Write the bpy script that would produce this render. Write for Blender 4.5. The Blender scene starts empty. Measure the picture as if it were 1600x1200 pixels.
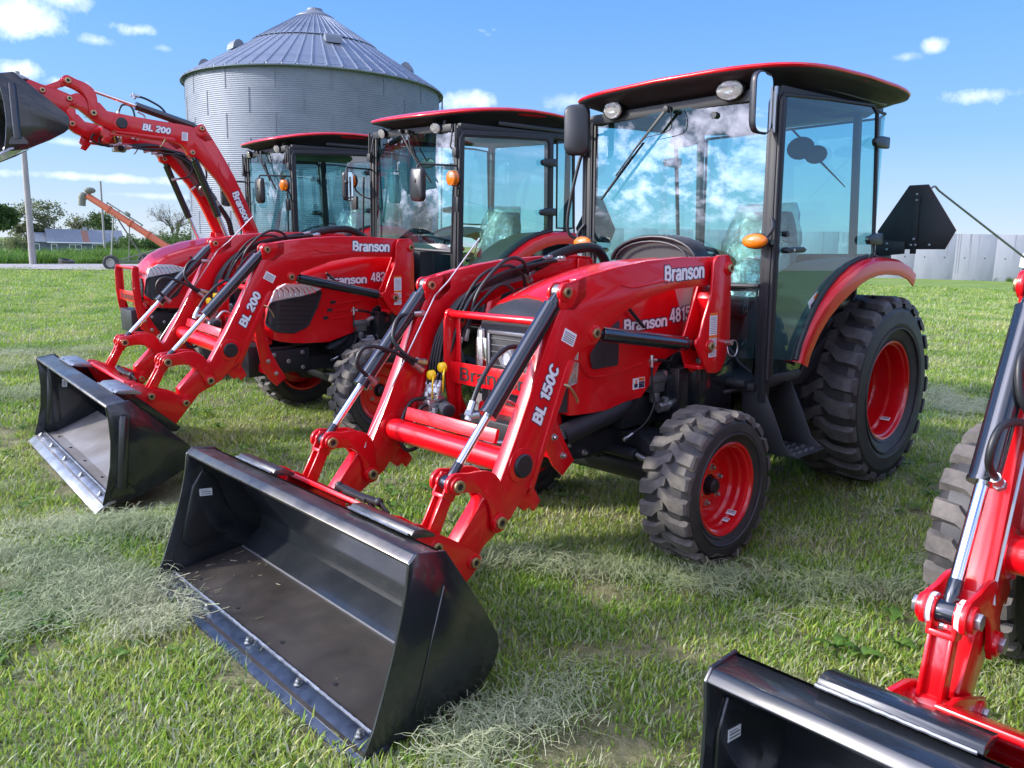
import bpy, bmesh, math, random
from mathutils import Vector as V, Matrix, Euler, noise as mnoise
random.seed(7)
R = math.radians
PI = math.pi
SC = bpy.context.scene
COL = SC.collection

# ------------------------------------------------------------------ camera
CAM = V((5.258, 2.871, 1.591))
cam_d = bpy.data.cameras.new('camera')
cam_o = bpy.data.objects.new('camera', cam_d)
COL.objects.link(cam_o)
cam_d.sensor_width = 36.0
cam_d.lens = 27.71
cam_d.clip_start = 0.05
cam_d.clip_end = 6000
rt = V((-0.74110917, 0.67101267, 0.02234266))
up = V((-0.10026758, -0.14352455, 0.98455427))
fw = V((-0.66385511, -0.72742196, -0.17364818))
cm = Matrix(((rt.x, up.x, -fw.x, CAM.x), (rt.y, up.y, -fw.y, CAM.y), (rt.z, up.z, -fw.z, CAM.z), (0, 0, 0, 1)))
cam_o.matrix_world = cm
SC.camera = cam_o

# ------------------------------------------------------------------ light
SUN_AZ = 321.0     # direction the sun stands in, degrees from +x towards +y
SUN_EL = 27.0
world = bpy.data.worlds.new('World')
SC.world = world
world.use_nodes = True
wn = world.node_tree
wn.nodes.clear()


def wnode(t, **k):
    n = wn.nodes.new(t)
    for a, b in k.items():
        setattr(n, a, b)
    return n


def wlink(a, b):
    wn.links.new(a, b)


def wmath(op, a, b=None, clamp=False):
    n = wnode('ShaderNodeMath', operation=op, use_clamp=clamp)
    for i, x in enumerate((a, b)):
        if x is None:
            continue
        if isinstance(x, (int, float)):
            n.inputs[i].default_value = x
        else:
            wlink(x, n.inputs[i])
    return n.outputs[0]


def wvec(op, a, b=None):
    n = wnode('ShaderNodeVectorMath', operation=op)
    for i, x in enumerate((a, b)):
        if x is None:
            continue
        if isinstance(x, (tuple, V)):
            n.inputs[i].default_value = x
        else:
            wlink(x, n.inputs[i])
    return n


out = wnode('ShaderNodeOutputWorld')
bg = wnode('ShaderNodeBackground')
bg.inputs['Strength'].default_value = 0.118
sky = wnode('ShaderNodeTexSky', sky_type='NISHITA')
sky.sun_disc = False
sky.sun_elevation = R(SUN_EL)
sky.sun_rotation = R(90 - SUN_AZ)
sky.altitude = 200
sky.air_density = 1.0
sky.dust_density = 0.15
sky.ozone_density = 3.0
tc = wnode('ShaderNodeTexCoord')
dirv = tc.outputs['Generated']
sep = wnode('ShaderNodeSeparateXYZ')
wlink(dirv, sep.inputs[0])
zc = wmath('MAXIMUM', sep.outputs[2], 0.0)
zden = wmath('ADD', zc, 0.12)
px_ = wmath('DIVIDE', sep.outputs[0], zden)
py_ = wmath('DIVIDE', sep.outputs[1], zden)
comb = wnode('ShaderNodeCombineXYZ')
wlink(px_, comb.inputs[0])
wlink(py_, comb.inputs[1])
nz = wnode('ShaderNodeTexNoise')
nz.inputs['Scale'].default_value = 1.55
nz.inputs['Detail'].default_value = 9
nz.inputs['Roughness'].default_value = 0.62
nz.inputs['Distortion'].default_value = 0.1
wlink(comb.outputs[0], nz.inputs['Vector'])
# fine noise that gives the single small clouds their ragged outline
nf = wnode('ShaderNodeTexNoise')
nf.inputs['Scale'].default_value = 22
nf.inputs['Detail'].default_value = 8
nf.inputs['Roughness'].default_value = 0.65
wlink(dirv, nf.inputs['Vector'])


def polar_dir(az, el):
    a = R(227.616 - az)
    e = R(el)
    return V((math.cos(a) * math.cos(e), math.sin(a) * math.cos(e), math.sin(e)))


# cloud bank low in the west, where the sun stands and what the windscreens mirror
bank = wvec('DOT_PRODUCT', dirv, polar_dir(-92, 16)).outputs['Value']
bank = wmath('MULTIPLY', wmath('SUBTRACT', bank, 0.62), 0.62, True)
# unseen broken cloud behind the camera, added to brighten the shaded sides
rear = wvec('DOT_PRODUCT', dirv, polar_dir(180, 35)).outputs['Value']
rear = wmath('MULTIPLY', wmath('ADD', rear, 0.25), 0.42, True)
rear = wmath('MINIMUM', rear, 0.27)
thr = wmath('SUBTRACT', 0.665, wmath('MAXIMUM', bank, rear))
cloud = wmath('MULTIPLY', wmath('SUBTRACT', nz.outputs['Fac'], thr), 4.5, True)
cloud = wmath('MULTIPLY', cloud, wmath('MULTIPLY', zc, 22, True))
# single clouds: bearing right of the view axis, elevation, half sizes (degrees), opacity
CLOUDS = [(-31.0, 12.5, 3.4, 1.9, 1.0), (-28.4, 13.6, 2.2, .8, .8), (-31.2, 9.4, 2.4, .9, 1.0), (-29.0, 9.0, 1.6, .5, .8), (-24.6, 12.5, 2.0, .6, .95), (-26.9, 11.6, 1.5, .5, .6), (-23.2, 11.6, .9, .35, .5),
          (-3.5, 9.6, 2.3, .9, .9), (3.4, 9.8, 2.6, .8, .6), (6.5, 9.4, 2.0, .5, .4), (29.3, 9.4, 3.2, .7, .95), (26.3, 12.5, .9, .6, .8),
          (24.8, 11.9, 1.2, .4, .5), (-27.0, 3.6, 7.5, .45, .85), (-29.0, 5.6, 2.0, .4, .5), (-24, 2.6, 4.5, .3, .4)]
for az, el, ha, hb, op in CLOUDS:
    d0 = polar_dir(az, el)
    t1 = V((-d0.y, d0.x, 0)).normalized() / math.sin(R(ha))
    t2 = d0.cross(t1).normalized() / math.sin(R(hb))
    dd = wvec('SUBTRACT', dirv, tuple(d0)).outputs[0]
    ca = wvec('DOT_PRODUCT', dd, tuple(t1)).outputs['Value']
    cb = wvec('DOT_PRODUCT', dd, tuple(t2)).outputs['Value']
    rr = wmath('SQRT', wmath('ADD', wmath('MULTIPLY', ca, ca), wmath('MULTIPLY', cb, cb)))
    m = wmath('SUBTRACT', wmath('MULTIPLY', wmath('SUBTRACT', 1.0, rr), 1.15), wmath('MULTIPLY', wmath('SUBTRACT', 0.60, nf.outputs['Fac']), 2.6))
    m = wmath('MULTIPLY', m, .85, True)
    fr = wvec('DOT_PRODUCT', dirv, tuple(d0)).outputs['Value']
    m = wmath('MULTIPLY', m, wmath('GREATER_THAN', fr, 0.0))
    cloud = wmath('MAXIMUM', cloud, wmath('MULTIPLY', m, op * .72))
# clouds are brighter towards the sun
sd = V((math.cos(R(SUN_AZ)) * math.cos(R(SUN_EL)), math.sin(R(SUN_AZ)) * math.cos(R(SUN_EL)), math.sin(R(SUN_EL))))
tos = wmath('MAXIMUM', wvec('DOT_PRODUCT', dirv, tuple(sd)).outputs['Value'], 0.0)
tos = wmath('MULTIPLY', wmath('POWER', tos, 5.0), 34.0)
cb_ = wmath('ADD', tos, 6.6)
cb_ = wmath('MULTIPLY', cb_, wmath('ADD', wmath('MULTIPLY', nf.outputs['Fac'], 0.9), 0.55))
cc = wnode('ShaderNodeCombineColor')
wlink(cb_, cc.inputs[0]); wlink(wmath('MULTIPLY', cb_, 0.99), cc.inputs[1]); wlink(wmath('MULTIPLY', cb_, 1.02), cc.inputs[2])
# camera-style saturation of the clear sky
hs = wnode('ShaderNodeHueSaturation')
hs.inputs['Saturation'].default_value = 1.22
hs.inputs['Value'].default_value = 1.0
wlink(sky.outputs[0], hs.inputs['Color'])
# pale, even air above the horizon: milky at the skyline, clear blue higher up
hr = wnode('ShaderNodeValToRGB')
for i_, (p_, c_) in enumerate(((0.0, (.98, 1.10, 1.0)), (.05, (.68, .91, 1.0)), (.13, (.38, .69, .96)), (.30, (.20, .50, .97)), (.6, (.15, .41, .90)))):
    if i_ > 1:
        hr.color_ramp.elements.new(p_)
    hr.color_ramp.elements[i_].position = p_
    hr.color_ramp.elements[i_].color = (*c_, 1)
wlink(zc, hr.inputs[0])
hsc = wvec('SCALE', hr.outputs[0])
hsc.inputs[3].default_value = 2.72
hzm = wnode('ShaderNodeMix', data_type='RGBA')
wlink(wmath('MULTIPLY', wmath('SUBTRACT', 1.0, wmath('MULTIPLY', zc, 1.0, True)), 0.97), hzm.inputs['Factor'])
wlink(hs.outputs[0], hzm.inputs[6])
wlink(hsc.outputs[0], hzm.inputs[7])
mixc = wnode('ShaderNodeMix', data_type='RGBA')
wlink(cloud, mixc.inputs['Factor'])
wlink(hzm.outputs[2], mixc.inputs[6])
wlink(cc.outputs[0], mixc.inputs[7])
wb = wnode('ShaderNodeMix', data_type='RGBA', blend_type='MULTIPLY')   # the camera's white balance
wb.inputs['Factor'].default_value = 1
wb.inputs[7].default_value = (.86, .88, 1.10, 1)
wlink(mixc.outputs[2], wb.inputs[6])
wlink(wb.outputs[2], bg.inputs['Color'])
wlink(bg.outputs[0], out.inputs['Surface'])

sun_d = bpy.data.lights.new('sun', 'SUN')
sun_d.energy = 2.1
sun_d.angle = R(3.5)
sun_d.color = (1.0, 0.92, 0.78)
sun_o = bpy.data.objects.new('sun', sun_d)
COL.objects.link(sun_o)
sun_o.rotation_euler = (-sd).to_track_quat('-Z', 'Y').to_euler()
SC.view_settings.view_transform = 'Standard'
SC.view_settings.look = 'None'
SC.view_settings.exposure = 1.46
SC.view_settings.gamma = 1.0
SC.view_settings.use_curve_mapping = False
SC.render.engine = 'CYCLES'
SC.cycles.max_bounces = 10
SC.cycles.transparent_max_bounces = 24

# ------------------------------------------------------------------ materials


class Mat:
    """small helper round a Principled material"""

    def __init__(s, name, col, rough=.5, metal=0., coat=0., spec=None):
        s.m = bpy.data.materials.new(name)
        s.m.use_nodes = True
        s.t = s.m.node_tree
        s.b = s.t.nodes['Principled BSDF']
        s.b.inputs['Base Color'].default_value = (*col, 1)
        s.b.inputs['Roughness'].default_value = rough
        s.b.inputs['Metallic'].default_value = metal
        s.b.inputs['Coat Weight'].default_value = coat
        s.b.inputs['Coat Roughness'].default_value = .06
        if spec is not None:
            s.b.inputs['Specular IOR Level'].default_value = spec
        s.col = col

    def n(s, t, **k):
        x = s.t.nodes.new(t)
        for a, b in k.items():
            setattr(x, a, b)
        return x

    def l(s, a, b):
        s.t.links.new(a, b)

    def noise(s, scale, detail=4, rough=.6, coord='Object', sc3=None):
        c = s.n('ShaderNodeTexCoord')
        o = c.outputs[coord]
        if sc3:
            mp = s.n('ShaderNodeMapping')
            mp.inputs['Scale'].default_value = sc3
            s.l(o, mp.inputs[0])
            o = mp.outputs[0]
        x = s.n('ShaderNodeTexNoise')
        x.inputs['Scale'].default_value = scale
        x.inputs['Detail'].default_value = detail
        x.inputs['Roughness'].default_value = rough
        s.l(o, x.inputs['Vector'])
        return x.outputs['Fac']

    def ramp(s, fac, stops):
        r = s.n('ShaderNodeValToRGB')
        e = r.color_ramp.elements
        while len(e) < len(stops):
            e.new(.5)
        for i, (p, c) in enumerate(stops):
            e[i].position = p
            e[i].color = (*c, 1) if len(c) == 3 else c
        s.l(fac, r.inputs[0])
        return r.outputs[0]

    def color(s, fac, stops):
        s.l(s.ramp(fac, stops), s.b.inputs['Base Color'])
        return s

    def roughness(s, fac, a, b):
        r = s.n('ShaderNodeMapRange')
        r.inputs[1].default_value = .3
        r.inputs[2].default_value = .7
        r.inputs[3].default_value = a
        r.inputs[4].default_value = b
        s.l(fac, r.inputs[0])
        s.l(r.outputs[0], s.b.inputs['Roughness'])
        return s

    def bump(s, fac, strength, dist=.01):
        b = s.n('ShaderNodeBump')
        b.inputs['Strength'].default_value = strength
        b.inputs['Distance'].default_value = dist
        s.l(fac, b.inputs['Height'])
        s.l(b.outputs[0], s.b.inputs['Normal'])
        return s


M = {}
k = Mat('red_paint', (.60, .003, .008), .28, 0, .5, .38)
k.color(k.noise(1.2), [(.3, (.585, .0028, .0075)), (.7, (.62, .0032, .009))])
k.bump(k.noise(2.2, 2), .06, .02)
k.b.inputs['Coat Roughness'].default_value = .05
M['red'] = k.m
k = Mat('black_gloss_paint', (.010, .013, .016), .22, 0, .5)
f = k.noise(7, 6, .7)
k.color(f, [(.35, (.010, .012, .015)), (.62, (.015, .018, .021)), (.8, (.024, .026, .028))])
k.roughness(k.noise(3, 5), .17, .30)
k.bump(k.noise(90, 3), .03, .001)
M['black'] = k.m
k = Mat('bucket_floor_paint', (.02, .019, .018), .45, 0, .15)
f = k.noise(4, 7, .7)
k.color(f, [(.3, (.020, .018, .017)), (.55, (.034, .029, .025)), (.75, (.060, .050, .041))])
k.roughness(k.noise(3, 5), .30, .62)
k.bump(k.noise(60, 4), .12, .001)
M['floor'] = k.m
k = Mat('rubbed_dark_steel', (.16, .16, .16), .34, .75)
f = k.noise(5, 6, .7)
k.color(f, [(.3, (.07, .066, .063)), (.6, (.13, .125, .12)), (.8, (.22, .215, .22))])
k.roughness(k.noise(7), .22, .45)
M['lipsteel'] = k.m
k = Mat('bright_scuffed_steel', (.42, .43, .45), .38, .8)
f = k.noise(9, 6, .7)
k.color(f, [(.3, (.18, .19, .21)), (.55, (.32, .34, .37)), (.8, (.48, .49, .52))])
M['edge'] = k.m
k = Mat('worn_grey_floor', (.25, .24, .23), .38, .35)
f = k.noise(2.2, 6, .6)
k.color(f, [(.3, (.17, .155, .14)), (.5, (.26, .25, .245)), (.75, (.36, .37, .40))])
k.roughness(k.noise(5), .28, .45)
M['floorB'] = k.m
k = Mat('cutting_edge_steel', (.05, .07, .11), .33, .5)
f = k.noise(14, 5, .7)
k.color(f, [(.35, (.025, .035, .055)), (.65, (.06, .08, .12))])
M['cutedge'] = k.m
k = Mat('black_matt', (.012, .014, .017), .55)
k.bump(k.noise(120, 2), .05, .001)
M['matt'] = k.m
M['plastic'] = Mat('black_plastic', (.014, .017, .022), .38).m
M['cylpaint'] = Mat('cylinder_black_enamel', (.008, .011, .016), .16, 0, .8).m
k = Mat('tyre_rubber', (.022, .022, .023), .55)
k.color(k.noise(9, 6, .7), [(.35, (.020, .021, .024)), (.6, (.034, .034, .036)), (.8, (.060, .057, .054))])
k.bump(k.noise(45, 4), .15, .002)
M['rubber'] = k.m
k = Mat('dusty_tread_rubber', (.06, .055, .05), .8)
k.color(k.noise(14, 6, .7), [(.3, (.05, .048, .045)), (.55, (.11, .102, .092)), (.8, (.17, .155, .135))])
k.bump(k.noise(70, 4), .3, .002)
M['lug'] = k.m
k = Mat('clean_tread_rubber', (.03, .03, .03), .6)
k.color(k.noise(10, 6, .7), [(.3, (.040, .041, .044)), (.55, (.078, .076, .076)), (.8, (.15, .142, .135))])
k.bump(k.noise(60, 4), .25, .002)
M['lug2'] = k.m
M['chrome'] = Mat('chrome', (.75, .77, .80), .07, 1).m
M['zinc'] = Mat('zinc_plate', (.45, .46, .47), .33, .9).m
M['brass'] = Mat('yellow_zinc_pin', (.42, .33, .17), .35, .8).m
M['steel'] = Mat('dull_steel', (.22, .23, .25), .42, .7).m
M['hose'] = Mat('hydraulic_hose', (.012, .013, .015), .45).m
M['white'] = Mat('white_vinyl', (.80, .82, .86), .35).m
M['navy'] = Mat('navy_vinyl', (.012, .02, .08), .35).m
M['orangevinyl'] = Mat('orange_vinyl', (.75, .16, .02), .4).m
M['yellow'] = Mat('yellow_rubber_cap', (.85, .55, .01), .35).m
M['stripe'] = Mat('grey_stripe_vinyl', (.50, .48, .52), .25, .2, .5).m
k = Mat('amber_lens', (.95, .24, .01), .12, 0, .6)
k.b.inputs['Transmission Weight'].default_value = .35
k.bump(k.noise(120, 1), .35, .002)
M['amber'] = k.m
k = Mat('clear_lens', (.85, .86, .86), .08, 0, .5)
k.b.inputs['Transmission Weight'].default_value = .75
k.bump(k.noise(90, 1), .4, .002)
M['lens'] = k.m
M['refl'] = Mat('lamp_reflector', (.85, .85, .86), .12, 1).m
M['lampwhite'] = Mat('headlamp_inner', (.62, .65, .68), .18, 0, .6).m
M['lampgrey'] = Mat('headlamp_bowl', (.55, .57, .60), .22, .35).m
M['mirror'] = Mat('mirror_silver', (.88, .90, .92), .015, 1).m
M['fabric'] = Mat('seat_vinyl', (.035, .037, .04), .5).m
k = Mat('clear_plastic_wrap', (.75, .77, .75), .12)
M['wrapbase'] = k.m
M['interior'] = Mat('cab_interior_grey', (.022, .025, .028), .6).m
k = Mat('mesh_screen', (.03, .033, .04), .5)
w_ = k.n('ShaderNodeTexBrick')
w_.inputs['Scale'].default_value = 60
k.bump(w_.outputs['Fac'], .8, .002)
M['screen'] = k.m
M['castiron'] = Mat('cast_engine_black', (.016, .018, .022), .45, .1).m
M['alu'] = Mat('cast_aluminium', (.17, .19, .19), .45, .6).m
M['decal_orange'] = M['orangevinyl']


def glass_mat(name, tint, ior, wrap=False):
    m = bpy.data.materials.new(name)
    m.use_nodes = True
    t = m.node_tree
    t.nodes.clear()
    o = t.nodes.new('ShaderNodeOutputMaterial')
    tr = t.nodes.new('ShaderNodeBsdfTransparent')
    tr.inputs[0].default_value = (*tint, 1)
    gl = t.nodes.new('ShaderNodeBsdfGlossy')
    gl.inputs['Roughness'].default_value = .35 if wrap else .008
    ge = t.nodes.new('ShaderNodeNewGeometry')
    dt = t.nodes.new('ShaderNodeVectorMath'); dt.operation = 'DOT_PRODUCT'
    t.links.new(ge.outputs['Normal'], dt.inputs[0]); t.links.new(ge.outputs['Incoming'], dt.inputs[1])

    def mt(op, a, b_=None):
        q = t.nodes.new('ShaderNodeMath'); q.operation = op
        for i_, v_ in enumerate((a, b_)):
            if v_ is None: continue
            if isinstance(v_, (int, float)): q.inputs[i_].default_value = v_
            else: t.links.new(v_, q.inputs[i_])
        return q.outputs[0]
    r0 = ((ior - 1) / (ior + 1)) ** 2 * 1.9      # both faces of the pane
    fr_ = mt('ADD', mt('MULTIPLY', mt('POWER', mt('SUBTRACT', 1.0, mt('ABSOLUTE', dt.outputs['Value'])), 5.0), 1 - r0), r0)
    if wrap:
        tcn = t.nodes.new('ShaderNodeTexCoord')
        nn = t.nodes.new('ShaderNodeTexNoise')
        nn.inputs['Scale'].default_value = 14
        nn.inputs['Detail'].default_value = 6
        nn.inputs['Distortion'].default_value = 2
        bp = t.nodes.new('ShaderNodeBump')
        bp.inputs['Strength'].default_value = 1
        bp.inputs['Distance'].default_value = .02
        t.links.new(tcn.outputs['Object'], nn.inputs['Vector'])
        t.links.new(nn.outputs['Fac'], bp.inputs['Height'])
        t.links.new(bp.outputs[0], gl.inputs['Normal'])
        gl.inputs['Roughness'].default_value = .12
    mx = t.nodes.new('ShaderNodeMixShader')
    t.links.new(fr_, mx.inputs[0])
    t.links.new(tr.outputs[0], mx.inputs[1])
    t.links.new(gl.outputs[0], mx.inputs[2])
    t.links.new(mx.outputs[0], o.inputs[0])
    return m


M['glass'] = glass_mat('green_tinted_glass', (.56, .86, .87), 1.72)
M['wrap'] = glass_mat('clear_plastic_cover', (.80, .84, .80), 1.9, True)

# ------------------------------------------------------------------ mesh helpers


class MB:
    def __init__(s, xf=None):
        s.v = []
        s.f = []
        s.mi = []
        s.xf = xf

    def add(s, vs, fs, m=0):
        o = len(s.v)
        for p in vs:
            p = V(p)
            s.v.append(s.xf(p) if s.xf else p)
        for f in fs:
            s.f.append(tuple(o + i for i in f))
            s.mi.append(m)
        return s

    def box(s, x0, x1, y0, y1, z0, z1, m=0):
        vs = [(x, y, z) for x in (x0, x1) for y in (y0, y1) for z in (z0, z1)]
        return s.add(vs, [(0, 1, 3, 2), (4, 6, 7, 5), (0, 4, 5, 1), (2, 3, 7, 6), (0, 2, 6, 4), (1, 5, 7, 3)], m)

    def bar(s, p0, p1, w, h, side=(0, 1, 0), m=0, w1=None, h1=None):
        """box from p0 to p1; w across 'side', h the other way"""
        p0, p1 = V(p0), V(p1)
        d = (p1 - p0).normalized()
        a = V(side)
        a = (a - d * a.dot(d)).normalized()
        b = d.cross(a)
        vs = []
        for p, ww, hh in ((p0, w, h), (p1, w1 or w, h1 or h)):
            for i, j in ((-1, -1), (1, -1), (1, 1), (-1, 1)):
                vs.append(p + a * (i * ww / 2) + b * (j * hh / 2))
        return s.add(vs, [(3, 2, 1, 0), (4, 5, 6, 7), (0, 1, 5, 4), (1, 2, 6, 5), (2, 3, 7, 6), (3, 0, 4, 7)], m)

    def prism(s, poly, y0, y1, m=0, axis='y'):
        n = len(poly)
        if axis == 'y':
            vs = [(a, y0, b) for a, b in poly] + [(a, y1, b) for a, b in poly]
        elif axis == 'x':
            vs = [(y0, a, b) for a, b in poly] + [(y1, a, b) for a, b in poly]
        else:
            vs = [(a, b, y0) for a, b in poly] + [(a, b, y1) for a, b in poly]
        ar = sum(poly[i][0] * poly[(i + 1) % n][1] - poly[(i + 1) % n][0] * poly[i][1] for i in range(n))
        flip = (ar > 0) != (axis == 'y')
        fs = [tuple(range(n)), tuple(range(2 * n - 1, n - 1, -1))]
        fs += [(i, n + i, n + (i + 1) % n, (i + 1) % n) for i in range(n)]
        if flip:
            fs = [tuple(reversed(f)) for f in fs]
        return s.add(vs, fs, m)

    def tube(s, pts, r, n=8, m=0, caps=True):
        pts = [V(p) for p in pts]
        rs = r if isinstance(r, (list, tuple)) else [r] * len(pts)
        vs = []
        fs = []
        a = None
        for i, p in enumerate(pts):
            if i == 0:
                d = pts[1] - p
            elif i == len(pts) - 1:
                d = p - pts[i - 1]
            else:
                d = (pts[i + 1] - p).normalized() + (p - pts[i - 1]).normalized()
            if d.length < 1e-9:
                d = V((0, 0, 1))
            d.normalize()
            if a is None:
                a = V((0, 0, 1)) if abs(d.z) < .9 else V((1, 0, 0))
            a = (a - d * a.dot(d)).normalized()
            b = d.cross(a)
            for j in range(n):
                t = 2 * PI * j / n
                vs.append(p + (a * math.cos(t) + b * math.sin(t)) * rs[i])
        for i in range(len(pts) - 1):
            for j in range(n):
                q = i * n
                fs.append((q + j, q + (j + 1) % n, q + n + (j + 1) % n, q + n + j))
        if caps:
            fs.append(tuple(reversed(range(n))))
            fs.append(tuple(range((len(pts) - 1) * n, len(pts) * n)))
        return s.add(vs, fs, m)

    def cyl(s, p0, p1, r, r1=None, n=16, m=0):
        return s.tube([p0, p1], [r, r if r1 is None else r1], n, m)

    def lathe(s, prof, c=(0, 0, 0), n=40, m=0, axis='y', close=False):
        """prof: (radius, position along axis)"""
        c = V(c)
        vs = []
        fs = []
        for r_, a in prof:
            for j in range(n):
                t = 2 * PI * j / n
                q = {'y': (r_ * math.cos(t), a, r_ * math.sin(t)), 'x': (a, r_ * math.cos(t), r_ * math.sin(t)), 'z': (r_ * math.cos(t), r_ * math.sin(t), a)}[axis]
                vs.append(c + V(q))
        k_ = len(prof)
        for i in range(k_ if close else k_ - 1):
            for j in range(n):
                a0, a1 = i * n, ((i + 1) % k_) * n
                fs.append((a0 + j, a0 + (j + 1) % n, a1 + (j + 1) % n, a1 + j))
        return s.add(vs, fs, m)

    def loft(s, rings, m=0, closed=True, caps=True):
        n = len(rings[0])
        vs = [p for r_ in rings for p in r_]
        fs = []
        for i in range(len(rings) - 1):
            for j in range(n if closed else n - 1):
                fs.append((i * n + j, i * n + (j + 1) % n, (i + 1) * n + (j + 1) % n, (i + 1) * n + j))
        if caps and closed:
            fs.append(tuple(reversed(range(n))))
            fs.append(tuple(range((len(rings) - 1) * n, len(rings) * n)))
        return s.add(vs, fs, m)

    def ball(s, c, rx, ry, rz, m=0, n=16, k_=9):
        c = V(c)
        rings = []
        for i in range(k_):
            t = -PI / 2 + PI * i / (k_ - 1)
            q = max(math.cos(t), .01)
            rings.append([c + V((rx * q * math.cos(2 * PI * j / n), ry * q * math.sin(2 * PI * j / n), rz * math.sin(t))) for j in range(n)])
        return s.loft(rings, m)

    def mesh(s, name, mats, bevel=0., smooth=35., recalc=True):
        me = bpy.data.meshes.new(name)
        me.from_pydata([tuple(p) for p in s.v], [], s.f)
        for mm in mats if isinstance(mats, (list, tuple)) else [mats]:
            me.materials.append(M[mm] if isinstance(mm, str) else mm)
        me.polygons.foreach_set('material_index', s.mi)
        me.update()
        if bevel or recalc:
            bm = bmesh.new()
            bm.from_mesh(me)
            if recalc:
                bmesh.ops.recalc_face_normals(bm, faces=bm.faces)
            if bevel:
                es = [e for e in bm.edges if len(e.link_faces) == 2 and e.calc_face_angle(0) > R(38)]
                bmesh.ops.bevel(bm, geom=es, offset=bevel, offset_type='OFFSET', segments=2, profile=.5, affect='EDGES', clamp_overlap=True)
            bm.to_mesh(me)
            bm.free()
        if smooth:
            me.polygons.foreach_set('use_smooth', [True] * len(me.polygons))
            me.set_sharp_from_angle(angle=R(smooth))
        return me

    def build(s, name, mats, parent=None, bevel=0., smooth=35., recalc=True, label=None):
        return link(name, s.mesh(name, mats, bevel, smooth, recalc), parent, label)


def link(name, me, parent=None, label=None):
    o = bpy.data.objects.new(name, me)
    COL.objects.link(o)
    if parent:
        o.parent = parent
    if label:
        o['label'] = label
    return o


def tag(o, label=None, cat=None, group=None, kind=None):
    if label: o['label'] = label
    if cat: o['category'] = cat
    if group: o['group'] = group
    if kind: o['kind'] = kind
    return o


def empty(name, mw=None):
    o = bpy.data.objects.new(name, None)
    COL.objects.link(o)
    o.empty_display_size = .2
    if mw is not None:
        o.matrix_world = mw
    return o


def spline(pts, n=8):
    """smooth curve through pts"""
    P = [V(p) for p in pts]
    P = [P[0] * 2 - P[1]] + P + [P[-1] * 2 - P[-2]]
    res = []
    for i in range(1, len(P) - 2):
        for j in range(n):
            t = j / n
            a, b, c, d = P[i - 1:i + 3]
            res.append(.5 * ((2 * b) + (c - a) * t + (2 * a - 5 * b + 4 * c - d) * t * t + (-a + 3 * b - 3 * c + d) * t ** 3))
    res.append(P[-2])
    return res


def rpoly(poly, r, n=4):
    """round the corners of a polygon"""
    res = []
    k_ = len(poly)
    for i in range(k_):
        a, b, c = V(poly[i - 1]), V(poly[i]), V(poly[(i + 1) % k_])
        u, w = a - b, c - b
        rr = min(r, u.length * .45, w.length * .45)
        p, q = b + u.normalized() * rr, b + w.normalized() * rr
        for j in range(n + 1):
            t = j / n
            res.append(tuple(p * (1 - t) ** 2 + b * 2 * t * (1 - t) + q * t * t))
    return res


def disc(c, r, n=14, a0=0., a1=360.):
    return [(c[0] + r * math.cos(R(a0 + (a1 - a0) * i / (n - 1))), c[1] + r * math.sin(R(a0 + (a1 - a0) * i / (n - 1)))) for i in range(n)]


def arc(cx, cy, rx, ry, a0, a1, n=14):
    return [(cx + rx * math.cos(R(a0 + (a1 - a0) * i / n)), cy + ry * math.sin(R(a0 + (a1 - a0) * i / n))) for i in range(n + 1)]


def sm2(pts, n=5):
    return [(p.x, p.y) for p in spline([(x, y, 0) for x, y in pts], n)]


# centre lines of a heavy sans-serif alphabet: (strokes, advance)
GLYPH = {
    'B': ([[(.1, 0), (.1, 1)], [(.1, .91), (.34, .91)] + arc(.34, .725, .15, .185, 90, -90) + [(.1, .54)], [(.1, .54), (.36, .54)] + arc(.36, .315, .175, .225, 90, -90) + [(.1, .09)]], .66),
    'r': ([[(.1, 0), (.1, .74)], sm2([(.1, .44), (.15, .58), (.24, .65), (.36, .655)])], .39),
    'a': ([sm2([(.08, .53), (.14, .635), (.27, .665), (.40, .62), (.445, .50)]) + [(.445, .18), (.46, .06), (.50, .0)], sm2([(.445, .42), (.30, .375), (.13, .33), (.075, .19), (.16, .08), (.30, .09), (.40, .16), (.445, .27)])], .57),
    'n': ([[(.1, 0), (.1, .74)], sm2([(.1, .42), (.15, .58), (.30, .66), (.43, .60), (.46, .44)]) + [(.46, 0)]], .58),
    's': ([sm2([(.45, .52), (.39, .635), (.26, .67), (.13, .63), (.085, .535), (.14, .445), (.27, .39), (.40, .33), (.46, .22), (.40, .11), (.27, .07), (.12, .115), (.065, .23)])], .53),
    'o': ([arc(.29, .37, .21, .295, 0, 360, 26)], .58),
    'L': ([[(.1, 1), (.1, .09), (.50, .09)]], .54), 'C': ([arc(.37, .5, .27, .41, 38, 322, 24)], .70), ' ': ([], .28),
    '1': ([[(.30, 0), (.30, 1)], [(.30, .90), (.20, .80), (.08, .76)]], .46),
    '5': ([[(.50, .91), (.15, .91), (.115, .52)], sm2([(.115, .50), (.28, .60), (.44, .53), (.49, .34), (.43, .15), (.27, .075), (.12, .13), (.07, .26)])], .59),
    '0': ([arc(.29, .5, .195, .41, 0, 360, 26)], .58),
    '2': ([sm2([(.075, .70), (.13, .86), (.28, .92), (.43, .86), (.47, .71), (.40, .52), (.22, .33), (.11, .10)]) + [(.12, .09), (.51, .09)]], .58),
    '4': ([[(.40, 0), (.40, 1)], [(.37, .97), (.07, .30), (.54, .30)]], .58),
    '8': ([arc(.29, .735, .165, .185, 0, 360, 20), arc(.29, .30, .20, .225, 0, 360, 22)], .58),
}
TEXT_CACHE = {}


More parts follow.
